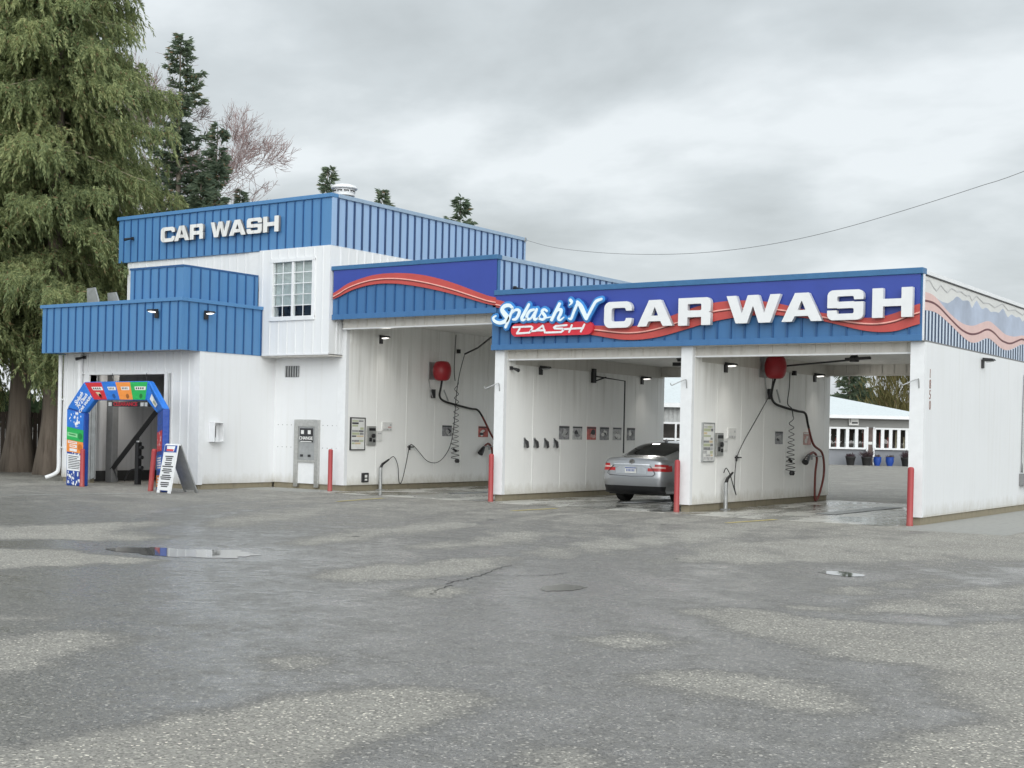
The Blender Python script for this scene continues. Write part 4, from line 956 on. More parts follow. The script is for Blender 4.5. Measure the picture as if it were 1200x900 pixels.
# change machine, vent, phone box, conduit
t = thing('change_machine', 'tall steel change machine set in the white wall', 'change machine', (-23.87, 25.0, 0))
m = MB()
for a, b, c, d in ((-24.31, -24.17, .06, 1.80), (-23.58, -23.44, .06, 1.80), (-24.17, -23.58, 1.62, 1.80), (-24.17, -23.58, .70, .76)): m.box(a, b, 24.93, 24.998, c, d)
m.build('frame', M['steel'], t, bevel=.006)
MB().box(-24.17, -23.58, 24.96, 24.997, .76, 1.62).build('door', M['galv'], t, bevel=.004)
MB().box(-24.17, -23.58, 24.97, 24.996, .15, .70).build('lower_panel', M['white_trim'], t)
f = MB().box(-24.11, -23.66, 24.94, 24.959, 1.22, 1.58).build('control_panel', M['dark'], t)
MB().box(-24.06, -23.96, 24.934, 24.939, 1.43, 1.53).box(-23.82, -23.72, 24.934, 24.939, 1.43, 1.53).box(-24.08, -23.69, 24.936, 24.939, 1.225, 1.25).build('bill_slot', M['paper'], f)
me = text_mesh('CHANGE', .115, .006, .003); me.transform(Matrix.Translation((-23.885, 24.934, 1.32)) @ FRONT); link_mesh('lettering', me, M['paper'], f)
MB().box(-24.09, -24.0, 24.945, 24.959, .84, .90).box(-23.82, -23.73, 24.945, 24.959, .84, .90).build('coin_cup', M['dark'], t)
t = thing('wall_vent', 'dark louvred vent on the white wall above the change machine', 'vent', (-24.47, 25.0, 2.9))
MB().box(-24.72, -24.23, 24.985, 24.998, 2.91, 3.20).build('backing', M['room_dark'], t)
m = MB()
for i in range(6): m.box(-24.715 + .088 * i, -24.672 + .088 * i, 24.965, 24.984, 2.915, 3.195)
m.build('louvre', M['galv'], t)
t = thing('phone_box', 'white wall box with a dark opening on the side wall', 'wall box', (-25.1, 22.9, 1.2))
MB().box(-25.098, -25.08, 22.73, 23.06, 1.19, 1.69).box(-25.08, -24.90, 22.73, 22.76, 1.19, 1.69).box(-25.08, -24.90, 23.03, 23.06, 1.19, 1.69).box(-25.08, -24.90, 22.76, 23.03, 1.66, 1.69).box(-25.08, -24.90, 22.76, 23.03, 1.19, 1.22).build('housing', M['white_trim'], t, bevel=.006)
MB().box(-25.079, -25.02, 22.80, 22.90, 1.30, 1.60).build('handset', M['dark'], t, bevel=.01)
t = thing('conduit', 'grey conduit bending down to a box on the right end wall', 'conduit', (-7.83, 32.2, .6))
MB().tube(cr([(-7.79, 33.6, 3.18), (-7.79, 32.2, 3.15), (-7.79, 31.95, 2.95), (-7.79, 31.88, .9)], 6), .025, 8).build('pipe', M['galv'], t, smooth=True)
MB().box(-7.828, -7.70, 31.75, 32.5, .60, .88).build('junction_box', M['grey_paint'], t, bevel=.01)
t = thing('outlet_box', 'small dark outlet box low on the wall of the tallest bay', 'outlet box', (-22.6, 25.8, .2))
MB().box(-22.598, -22.55, 25.66, 25.90, .22, .46).build('cover', M['dark'], t, bevel=.006)
MB().box(-22.549, -22.54, 25.74, 25.83, .34, .41).box(-22.549, -22.54, 25.74, 25.83, .26, .31).build('socket', M['paper'], t)

# ---------------------------------------------------------------- entrance arch
AR = thing('entrance_arch', 'blue printed entrance arch with red, blue, orange and green panels before the tunnel', 'arch', (-26.6, 21.1, 0))
A0 = Vector((-25.22, 21.20, 0)); wv = Vector((.59, -.33, 0)); dv = Vector((.085, .14, 0))
def sec(of, inf, d): of = Vector(of); inf = Vector(inf); d = Vector(d); return [of, inf, inf + d, of + d]
DY = (0, .16, 0)
SEC = [sec((-28.48, 21.05, 0), (-27.80, 21.05, 0), DY), sec((-28.50, 21.05, 1.97), (-27.80, 21.05, 1.85), DY),
       sec((-27.85, 21.05, 2.63), (-27.43, 21.05, 2.17), DY), sec((-25.38, 21.05, 2.64), (-25.46, 21.05, 2.17), DY),
       sec(A0 + wv + Vector((0, 0, 1.97)), A0 + Vector((0, 0, 1.86)), dv), sec(A0 + wv, A0, dv)]
AP = []
for i, (nm, mt) in enumerate((('leg', 'dblue'), ('shoulder', 'pblue'), ('beam', 'pblue'), ('shoulder', 'pblue'), ('leg', 'dblue'))):
    a, b = SEC[i], SEC[i + 1]
    g = .004
    AP.append(MB().hexa([a[0], a[1], a[2], a[3], b[0], b[1], b[2], b[3]]).build(nm, M[mt], AR, bevel=.03))
def onface(i, s, t, e=.005):              # s across from the outer edge, t along the segment, on the printed front
    a, b = SEC[i], SEC[i + 1]
    p = (a[0] * (1 - s) + a[1] * s) * (1 - t) + (b[0] * (1 - s) + b[1] * s) * t
    n = (a[1] - a[0]).cross(b[0] - a[0]).normalized()
    if n.y > 0: n = -n
    return p + n * e
def patch(mb, i, pts, e, mi=0): mb.face([onface(i, s, t, e) for s, t in pts], mi)
rect = lambda s0, s1, t0, t1: [(s0, t0), (s1, t0), (s1, t1), (s0, t1)]
r = random.Random(5)
def splash(mb, i, s0, s1, t0, t1, n, e, mi):
    for k in range(n):
        s, t = r.uniform(s0, s1), r.uniform(t0, t1); a = r.uniform(.012, .05); q = r.uniform(0, 3)
        patch(mb, i, [(s + a * math.cos(q + v) * (1 if v else 1.3), t + a * .55 * math.sin(q + v)) for v in (0, 1.6, 3.1, 4.7)], e + .0004 * k / n, mi)
def bars(mb, i, s0, s1, t0, t1, n, e, mi, fill=.6):
    for k in range(n):
        ta = t0 + (t1 - t0) * (k + .5 - fill / 2) / n; tb = ta + (t1 - t0) * fill / n
        patch(mb, i, rect(s0, s0 + (s1 - s0) * r.uniform(.72, 1.0), ta, tb), e, mi)
# left leg: splash, instruction panel, orange, green, splash
pm = [M['print_white'], M['print_dark'], M['orange'], M['green'], M['pblue'], plain('print_pale_green', (.25, .62, .30), .4), plain('print_deep_orange', (.55, .16, .02), .4), plain('print_deep_green', (.01, .22, .05), .4)]
m = MB()
patch(m, 0, rect(.02, .98, .44, .595), .004, 2); patch(m, 0, rect(.02, .98, .597, .76), .004, 3); patch(m, 0, rect(.02, .98, .762, .985), .004, 4)
patch(m, 0, rect(.06, .92, .20, .415), .005, 0); bars(m, 0, .14, .84, .22, .40, 8, .0065, 1, .42)
for a, b in ((.555, .585), (.505, .540), (.455, .49)): patch(m, 0, rect(.10 if a > .55 else .2, .62, a, b), .0055, 0)
bars(m, 0, .14, .56, .56, .582, 1, .007, 2, .5); bars(m, 0, .24, .56, .51, .536, 1, .007, 2, .5)
patch(m, 0, rect(.06, .64, .645, .695), .0055, 5); bars(m, 0, .14, .56, .655, .69, 1, .007, 7, .4)
for c, t, mi in ((.80, .52, 6), (.80, .67, 7)): patch(m, 0, [(c + .13 * math.cos(a), t + .045 * math.sin(a)) for a in [2 * PI * k / 14 for k in range(14)]], .006, mi)
splash(m, 0, .1, .9, .02, .18, 34, .005, 0); splash(m, 0, .15, .85, .79, .97, 26, .006, 0); splash(m, 0, .2, .8, .42, .435, 8, .005, 0)
m.build('leg_print', pm, AP[0])
# left shoulder lettering, running up the slope
def slope_text(txt, s, t, size, shear=.25):
    p = onface(1, s, t, .006); d = (onface(1, s, t + .1, .006) - p).normalized()
    n = Vector((0, -1, 0)); up = n.cross(d)
    me = text_mesh(txt, size, .004, .004); me.transform(Matrix(((1, shear, 0, 0), (0, 1, 0, 0), (0, 0, 1, 0), (0, 0, 0, 1))))
    R = Matrix((d, up, n)).transposed().to_4x4(); me.transform(Matrix.Translation(p) @ R)
    link_mesh('lettering', me, M['print_white'], AP[1])
slope_text('Splash', .28, .50, .165); slope_text("'N Dash", .52, .50, .155); slope_text('CAR WASH', .76, .47, .12, 0)
# beam panels
cols = [('pred', 0.0), ('pblue', .265), ('orange', .49), ('green', .71)]
xb = [(0.01, 0.01), (.275, .265), (.495, .51), (.72, .755), (.985, .985)]        # (t at the outer edge, t at the inner edge)
for k in range(4):
    (a0, a1), (b0, b1) = xb[k], xb[k + 1]
    m = MB(); patch(m, 2, [(.04, a0), (.96, a1), (.96, b1), (.04, b0)], .004, 0)
    c0, c1 = (a0 + .05 + .02), (b0 - .035 + .02); patch(m, 2, [(.28, c0), (.46, c0 + .01), (.46, c1), (.28, c1)], .0055, 1)
    for q in range(4): patch(m, 2, rect(.32, .42, c0 + .02 + q * (c1 - c0 - .04) / 4, c0 + .015 + (q + .75) * (c1 - c0 - .04) / 4), .0065, 2)
    cc = (a1 + b1) / 2 + .03; patch(m, 2, [(.78 + .13 * math.cos(a), cc + .028 * math.sin(a)) for a in [2 * PI * j / 14 for j in range(14)]], .0055, 3)
    if k == 0: patch(m, 2, [(.56, .11), (.80, .14), (.80, .20), (.56, .18)], .0055, 4)
    m.build('beam_print', [M[cols[k][0]], M['paper'], M['print_dark'], plain('print_badge', tuple(.4 * x for x in M_COL[cols[k][0]]), .4), M['tan']], AP[2])
m = MB(); patch(m, 3, [(.3, .3), (.7, .25), (.75, .72), (.35, .75)], .005, 0); patch(m, 3, [(.45, .5), (.65, .45), (.62, .68), (.48, .66)], .0065, 1)
m.build('shoulder_print', [M['print_white'], M['olive']], AP[3])
m = MB(); patch(m, 4, rect(.05, .95, .25, .5), .004, 1); splash(m, 4, .1, .9, .27, .48, 14, .005, 0); splash(m, 4, .1, .9, .05, .24, 22, .005, 2); patch(m, 4, rect(.05, .95, .55, .74), .0045, 2); bars(m, 4, .15, .9, .57, .72, 5, .006, 0); patch(m, 4, rect(.05, .95, .80, .95), .004, 3); bars(m, 4, .15, .85, .82, .93, 3, .006, 0)
m.build('leg_print', [M['print_white'], M['pred'], M['pblue'], M['orange']], AP[4])

# clearance bar
t = thing('clearance_bar', 'hanging clearance bar with red lettering under the arch', 'clearance bar', (-27.5, 22.2, 2.1))
MB().box(-28.30, -26.72, 22.17, 22.24, 2.04, 2.16).build('bar', M['print_dark'], t)
me = text_mesh('CLEARANCE', .16, .004, .006); me.transform(Matrix.Translation((-27.62, 22.166, 2.10)) @ FRONT @ Matrix.Diagonal((1.05, .8, 1, 1))); link_mesh('lettering', me, M['logo_red'], t)
MB().box(-28.28, -28.16, 22.160, 22.169, 2.05, 2.15).box(-27.02, -26.90, 22.160, 22.169, 2.05, 2.15).box(-26.86, -26.76, 22.160, 22.169, 2.05, 2.15).build('reflector', M['paper'], t)
MB().tube([(-28.2, 22.2, 2.16), (-28.2, 22.2, 2.9)], .008, 5).tube([(-26.85, 22.2, 2.16), (-26.85, 22.2, 2.9)], .008, 5).build('chain', M['dark'], t)

# steel frame and roller stand just inside the tunnel
t = thing('steel_frame', 'dark steel frame with a diagonal arm inside the tunnel doorway', 'frame', (-29.3, 23.2, 0))
MB().box(-29.62, -29.36, 23.15, 23.35, .0, 3.0).build('upright', M['grey_paint'], t, bevel=.01)
MB().tube([(-29.42, 23.22, .36), (-27.45, 23.22, 2.14)], .085, 4).build('arm', M['dark'], t)
MB().tube([(-28.36, 23.22, 1.25), (-28.36, 23.22, .40)], .022, 6).tube(cr([(-28.9, 23.22, .05), (-28.7, 23.22, .33), (-28.3, 23.22, .40), (-28.1, 23.22, .36)], 5), .022, 6).tube(cr([(-29.38, 23.22, .4), (-29.2, 23.2, .15), (-29.15, 23.2, .02)], 4), .02, 6).build('rod', M['dark'], t)
t = thing('roller_stand', 'short dark post with rollers standing in the tunnel doorway', 'stand', (-27.95, 22.9, 0))
MB().box(-28.06, -27.92, 22.86, 22.98, 0, 1.12).build('post', M['black'], t, bevel=.01)
m = MB()
for z in (.45, .72, .98): m.tube([(-27.92, 22.92, z), (-27.82, 22.92, z)], .05, 10)
m.build('roller', M['dark'], t)
MB().lathe([(.0, 0), (.06, 0), (.06, .04), (.0, .04)], (-27.99, 22.92, 1.12), 12).build('top_disc', M['galv'], t)

# downspouts
t = thing('downspout', 'white downspout with an elbow at the left corner of the building', 'downspout', (-30.6, 22.3, 0), 'white downspouts')
MB().tube(cr([(-30.56, 22.34, 3.42), (-30.56, 22.34, 1.0), (-30.56, 22.34, .36), (-30.6, 22.25, .20), (-30.72, 22.05, .10)], 5), .055, 10).build('pipe', M['white_trim'], t, smooth=True, auto=60)
MB().box(-30.63, -30.49, 22.33, 22.42, 2.2, 2.24).box(-30.63, -30.49, 22.33, 22.42, .9, .94).build('strap', M['white_trim'], t)
t = thing('downspout', 'white downspout beside the tunnel doorway behind the arch', 'downspout', (-29.7, 22.36, 0), 'white downspouts')
MB().tube([(-29.73, 22.35, 3.46), (-29.73, 22.35, .1)], .075, 10).build('pipe', M['white_trim'], t, smooth=True, auto=60)
MB().box(-29.83, -29.63, 22.33, 22.42, 2.9, 2.94).build('strap', M['white_trim'], t)
t = thing('sensor_arm', 'short black rod sticking out by the right door frame above the arch', 'sensor', (-26.2, 22.3, 2.0))
MB().tube([(-26.45, 22.36, 2.10), (-26.2, 22.2, 2.02), (-25.95, 22.12, 1.92)], .018, 6).build('rod', M['dark'], t)
MB().tube([(-26.18, 22.37, 2.9), (-26.18, 22.37, .3)], .025, 6).build('pipe', M['galv'], t)

# sandwich board
SB = thing('sandwich_board', 'white folding sandwich board with lines of black text by the arch', 'sandwich board', (-25.0, 21.0, 0))
F_ = Vector((-.79, .61, 0)); R_ = Vector((.61, .79, 0)); al = math.radians(31)
ax = (F_ * math.cos(al) - R_ * math.sin(al)); nx = (R_ * math.cos(al) + F_ * math.sin(al))      # hinge axis, spread direction
c0 = Vector((-24.18, 20.88, 0)); top = c0 - nx * .06 + Vector((0, 0, 1.13)); hw = .27
def board(sgn, mats, nm):
    bot = c0 + nx * (.30 if sgn < 0 else .46) * sgn
    up = (top + nx * .03 * sgn - bot); n = ax.cross(up).normalized()
    if n.dot(nx) * sgn < 0: n = -n
    b = MB(); C_ = bot + up * .53
    b.obox(C_, ax * hw, up * .47, n * .016)
    for s in (-1, 1): b.obox(bot + up * .03 + ax * s * (hw - .05), ax * .05, up * .03, n * .016)
    o = b.build(nm, M[mats], SB, bevel=.006)
    return o, bot, up, n
bo, bot, up, n = board(-1, 'letter', 'front_panel')
pp = lambda a, u: tuple(bot + ax * a + up * u + n * .018)
m = MB(); m.face([pp(-.25, .84), pp(.25, .84), pp(.25, .985), pp(-.25, .985)], 0)
m.face([tuple(Vector(pp(a, u)) + n * .001) for a, u in ((-.14, .86), (.14, .86), (.17, .97), (-.17, .97))], 1)
m.face([tuple(Vector(pp(a, u)) + n * .002) for a, u in ((-.12, .865), (.16, .865), (.16, .905), (-.12, .905))], 2)
m.build('logo_print', [M['dblue'], M['print_white'], M['logo_red']], bo)
m = MB()
for blk in (.66, .53, .40, .27, .12):
    for k in range(3):
        u = blk + .105 - k * .038; L_ = r.uniform(.12, .23); m.face([pp(-L_, u - .024), pp(L_, u - .024), pp(L_, u), pp(-L_, u)])
m.build('text_rows', M['print_dark'], bo)
board(1, 'galv', 'rear_panel')
MB().tube([top + ax * hw, top - ax * hw], .02, 8).build('hinge', M['letter'], SB)

# slanted vents and round vent on the roofs
for x, y, a, lab in ((-30.02, 22.95, .30, 'taller grey slanted roof vent hood behind the low fascia'), (-29.52, 23.25, .42, 'lower grey slanted roof vent hood behind the low fascia')):
    t = thing('roof_vent', lab, 'roof vent', (x, y, 4.5), 'slanted vent hoods')
    h = .80 if a < .4 else .68
    MB().prism([(x - .25, y, 4.5), (x + .20, y, 4.5), (x + .22, y, 4.5 + h * .55), (x + .10 - .05, y, 4.5 + h), (x - .30, y, 4.5 + h * .98)], (.0, .04, 0)).box(x - .2, x + .15, y + .04, y + .5, 4.5, 4.9).build('hood', M['galv'], t, bevel=.008)
    MB().box(x - .26, x + .22, y - .02, y + .54, 4.5, 4.56).build('flange', M['grey_paint'], t)
t = thing('roof_vent', 'round white roof vent cap at the corner of the taller block', 'roof vent', (-25.3, 27.6, 6.3))
vx, vy = -25.3, 27.75
MB().lathe([(.20, 6.3), (.20, 8.10), (.24, 8.12), (.24, 8.15), (.20, 8.16)], (vx, vy, 0), 24).build('stack', M['galv'], t, smooth=True, auto=40)
MB().lathe([(.30, 8.15), (.30, 8.22), (.31, 8.23), (.30, 8.34), (.0, 8.34)], (vx, vy, 0), 24).build('collar', M['white_trim'], t, smooth=True, auto=40)
MB().lathe([(.36, 8.335), (.38, 8.36), (.34, 8.43), (.18, 8.48), (.0, 8.49)], (vx, vy, 0), 24).build('cap', M['white_trim'], t, smooth=True, auto=40)
m = MB()
for k in range(10):
    a = 2 * PI * k / 10; m.obox((vx + .30 * math.cos(a), vy + .30 * math.sin(a), 8.27), (-.075 * math.sin(a), .075 * math.cos(a), 0), (.006 * math.cos(a), .006 * math.sin(a), 0), (0, 0, .022))
m.build('slot', M['dark'], t)

# ---------------------------------------------------------------- silver car
CAR = thing('silver_car', 'silver saloon car parked in the middle wash bay, seen from behind', 'car', (-15.10, 26.55, 0))
ST_ = [
 [(0, .14, .24), (0, .13, .24), (0, .05, .33), (0, -.01, .58), (0, .03, .92), (0, .07, 1.045), (0, .07, 1.05), (0, .07, 1.052), (0, .07, 1.054)],
 [(0, .14, .24), (.45, .14, .24), (.45, .06, .33), (.45, .0, .58), (.45, .04, .92), (.45, .085, 1.04), (.3, .08, 1.048), (.15, .075, 1.052), (0, .072, 1.056)],
 [(0, .17, .24), (.70, .17, .24), (.74, .11, .33), (.77, .06, .58), (.75, .10, .92), (.69, .14, 1.03), (.48, .12, 1.046), (.24, .10, 1.055), (0, .09, 1.06)],
 [(0, .27, .23), (.78, .27, .23), (.84, .25, .33), (.885, .24, .58), (.865, .26, .91), (.765, .28, 1.035), (.52, .27, 1.062), (.26, .27, 1.075), (0, .27, 1.08)],
 [(0, .62, .22), (.81, .62, .22), (.875, .62, .32), (.91, .62, .60), (.89, .62, .92), (.80, .62, 1.02), (.69, .62, 1.075), (.42, .62, 1.10), (0, .62, 1.11)],
 [(0, 1.05, .20), (.82, 1.05, .20), (.88, 1.05, .31), (.915, 1.05, .60), (.895, 1.05, .92), (.81, 1.05, 1.01), (.71, 1.05, 1.13), (.56, 1.05, 1.24), (0, 1.05, 1.275)],
 [(0, 1.55, .19), (.82, 1.55, .19), (.88, 1.55, .30), (.912, 1.55, .60), (.893, 1.55, .90), (.81, 1.55, .99), (.71, 1.55, 1.19), (.57, 1.55, 1.37), (0, 1.55, 1.42)],
 [(0, 2.25, .19), (.82, 2.25, .19), (.88, 2.25, .30), (.91, 2.25, .60), (.89, 2.25, .88), (.81, 2.25, .97), (.72, 2.25, 1.19), (.58, 2.25, 1.40), (0, 2.25, 1.462)],
 [(0, 2.95, .19), (.82, 2.95, .19), (.88, 2.95, .30), (.91, 2.95, .60), (.885, 2.95, .86), (.80, 2.95, .95), (.71, 2.95, 1.17), (.57, 2.95, 1.36), (0, 2.95, 1.43)],
 [(0, 3.5, .19), (.82, 3.5, .19), (.88, 3.5, .30), (.912, 3.5, .58), (.88, 3.5, .83), (.79, 3.5, .93), (.71, 3.5, 1.04), (.57, 3.5, 1.15), (0, 3.5, 1.20)],
 [(0, 3.95, .19), (.82, 3.95, .19), (.88, 3.95, .30), (.91, 3.95, .56), (.87, 3.95, .80), (.77, 3.95, .89), (.6, 3.95, .95), (.4, 3.95, .98), (0, 3.95, .99)],
 [(0, 4.6, .2), (.76, 4.6, .2), (.83, 4.6, .3), (.86, 4.6, .52), (.80, 4.6, .72), (.70, 4.6, .79), (.5, 4.6, .83), (.25, 4.6, .85), (0, 4.6, .86)],
 [(0, 4.85, .22), (.55, 4.85, .22), (.6, 4.88, .3), (.62, 4.90, .48), (.58, 4.86, .64), (.5, 4.84, .70), (.35, 4.84, .72), (.18, 4.84, .73), (0, 4.84, .735)],
 [(0, 4.9, .25), (0, 4.9, .25), (0, 4.95, .3), (0, 4.96, .46), (0, 4.93, .6), (0, 4.9, .66), (0, 4.9, .67), (0, 4.9, .68), (0, 4.9, .69)],
]
NS, NT = 10, 10
grid = np.array([cr(s, NT) for s in ST_])                           # stations x t
G = np.array([cr([tuple(p) for p in grid[:, j]], NS) for j in range(grid.shape[1])]).transpose(1, 0, 2)
G[:, :, 0] = np.maximum(G[:, :, 0], 0)
ns, ntt = G.shape[:2]
WH = [(1.02, .335), (3.86, .335)]
def region(s, t, P):
    if s < 2.95 and t < 2.42: return 'rear_bumper_lower'
    if 1.02 < s < 3.55 and 3.48 < t < 3.98 - (.0 if s < 3 else .25 * (s - 3)):
        if t > 3.86 - .2 * max(0, 1.9 - s) and s < 1.5: return 'body'
        return 'tail_clear' if 3.66 < t < 3.80 and 1.2 < s < 2.7 else 'tail'
    if 4.06 < s < 6.08 and t > 6.72: return 'rear_window'
    if 5.2 < s < 8.95 and 5.22 < t < 6.78 and not (6.95 < s < 7.12): return 'side_window'
    if 8.15 < s < 9.9 and t > 6.95: return 'windscreen'
    for y, z in WH:
        if abs(P[0]) > .5 and t < 4.2 and math.hypot(P[1] - y, P[2] - z) < .365: return None
    return 'body'
parts = {}
for sd in (1, -1):
    for i in range(ns - 1):
        for j in range(ntt - 1):
            q = [G[i, j], G[i + 1, j], G[i + 1, j + 1], G[i, j + 1]]
            c = sum(q) / 4; k = region((i + .5) / NS, (j + .5) / NT, c)
            if k is None: continue
            if k in ('tail', 'side_window', 'tail_clear'): k = (k, sd)
            q2 = [(p[0] * sd, p[1], p[2]) for p in q]
            if sd < 0: q2 = q2[::-1]
            parts.setdefault(k, []).append(q2)
def facemesh(name, faces, mat, parent, drop=True):
    mb = MB()
    for q in faces: mb.face(q)
    me = bpy.data.meshes.new(name); me.from_pydata(mb.v, [], mb.f)
    bm = bmesh.new(); bm.from_mesh(me); bmesh.ops.remove_doubles(bm, verts=bm.verts, dist=1e-4)
    bmesh.ops.dissolve_degenerate(bm, dist=1e-5, edges=bm.edges)
    if name == 'body':                                               # round off the cut wheel arches
        for v in bm.verts:
            if abs(v.co.x) > .5 and v.is_boundary:
                for y, z in WH:
                    d = math.hypot(v.co.y - y, v.co.z - z)
                    if .33 < d < .44 and v.co.z < .85: v.co.y = y + (v.co.y - y) / d * .375; v.co.z = z + (v.co.z - z) / d * .375
    bmesh.ops.recalc_face_normals(bm, faces=bm.faces)
    bm.to_mesh(me); bm.free()
    return link_mesh(name, me, mat, parent, local=True, smooth=True)
body = facemesh('body', parts['body'], M['silver'], CAR)
facemesh('lower_bumper', parts['rear_bumper_lower'], M['black'], CAR)
facemesh('rear_window', parts['rear_window'], M['car_glass'], CAR); facemesh('windscreen', parts['windscreen'], M['car_glass'], CAR)
for sd in (1, -1):
    facemesh('side_window', parts[('side_window', sd)], M['car_glass'], CAR)
    tl = facemesh('tail_light', parts[('tail', sd)], M['tail_red'], CAR)
    facemesh('clear_lens', parts[('tail_clear', sd)], M['tail_white'], tl)
    m = MB(); m.tube([(sd * .805, 1.12, 1.02), (sd * .815, 1.6, 1.0), (sd * .82, 2.25, .982), (sd * .81, 2.95, .962)], .012, 6); m.build('window_trim', M['chrome'], CAR, local=True)
    m = MB(); m.obox((sd * .98, 3.05, 1.0), (.10, 0, 0), (0, .06, 0), (0, 0, .065)); m.tube([(sd * .86, 3.05, .95), (sd * .95, 3.05, .97)], .03, 6); m.build('mirror', M['silver'], CAR, local=True, bevel=.03)
for y, z in WH:
    for sd in (1, -1):
        w = MB(); w.tube([(sd * .66, y, z), (sd * .88, y, z)], .335, 28)
        w = w.build('wheel', M['tyre'], CAR, local=True, bevel=.03)
        h = MB(); h.tube([(sd * .87, y, z), (sd * .893, y, z)], .235, 24)
        for k in range(5):
            a = 2 * PI * k / 5; h.obox((sd * .897, y + .12 * math.cos(a), z + .12 * math.sin(a)), (.006, 0, 0), (0, .11 * math.cos(a), .11 * math.sin(a)), (0, -.03 * math.sin(a), .03 * math.cos(a)))
        h.build('rim', M['steel'], w, local=True)
CAR.scale = (.945, 1, 1); CAR.location = (-15.15, 26.55, 0)
# wheel wells / underbody
u = MB(); u.box(-.78, .78, .3, 4.7, .2, .5); u.box(-.64, .64, .32, 4.6, .5, .95); u.build('underbody', M['room_dark'], CAR, local=True)
def onrear(x, z):                          # rear face point at height z
    tcol = G[int(min(2, abs(x) / .45) * NS)] if abs(x) < .45 else G[NS]
    y = float(np.interp(z, tcol[int(1.5 * NT):5 * NT, 2], tcol[int(1.5 * NT):5 * NT, 1])); return y
m = MB()
m.strip([(x, onrear(x, .925) - .012, .925 - .012 * abs(x)) for x in np.linspace(-.50, .50, 11)], [(x, onrear(x, .90) - .012, .903 - .012 * abs(x)) for x in np.linspace(-.50, .50, 11)], (0, .012, 0))
m.build('chrome_bar', M['chrome'], CAR, local=True)
m = MB()                                   # shut lines of the boot lid and the plate recess
def line(P, w=.007): m.tube([(x, onrear(x, z) - .001, z) for x, z in P], w, 5)
line([(-.50, .885), (-.60, .80), (-.66, .70), (-.60, .655), (0, .635), (.60, .655), (.66, .70), (.60, .80), (.50, .885)])
m.build('boot_shut_line', M['dark'], CAR, local=True)
m = MB(); m.strip([(x, onrear(x, .79) - .008, .86 - .05 * (abs(x) > .38)) for x in np.linspace(-.42, .42, 9)], [(x, onrear(x, .70) - .006, .70) for x in np.linspace(-.42, .42, 9)], (0, .004, 0)); 
m.build('plate_recess', plain('silver_light', (.50, .52, .55), .3, .6), CAR, local=True)
pl = MB().box(-.155, .155, -.022, -.012, .71, .845).build('number_plate', M['paper'], CAR, local=True)
m = MB(); 
for k in range(6): m.box(-.115 + k * .04, -.09 + k * .04, -.0245, -.022, .745, .80)
m.box(-.15, .15, -.0245, -.022, .815, .84); m.build('plate_print', plain('plate_blue', (.12, .16, .35), .5), pl, local=True)
MB().lathe([(.0, -.006), (.055, -.006), (.06, .0), (.055, .006), (.0, .006)], (0, 0, 0), 20).build('badge', M['chrome'], CAR, local=True)
bd = [o for o in CAR.children if o.name.startswith('badge')][0]; bd.rotation_euler = (PI / 2 - .5, 0, 0); bd.location = (0, .028, .975); bd.scale = (1.2, 1, 1)
MB().prism([(-.02, 1.62, 1.425), (-.02, 1.75, 1.44), (-.02, 1.75, 1.455), (-.02, 1.68, 1.50)], (.04, 0, 0)).build('roof_antenna', M['silver'], CAR, local=True, bevel=.008)
MB().box(-.5, -.35, .10, .2, .30, .36).box(.35, .5, .10, .2, .30, .36).build('exhaust', M['dark'], CAR, local=True)

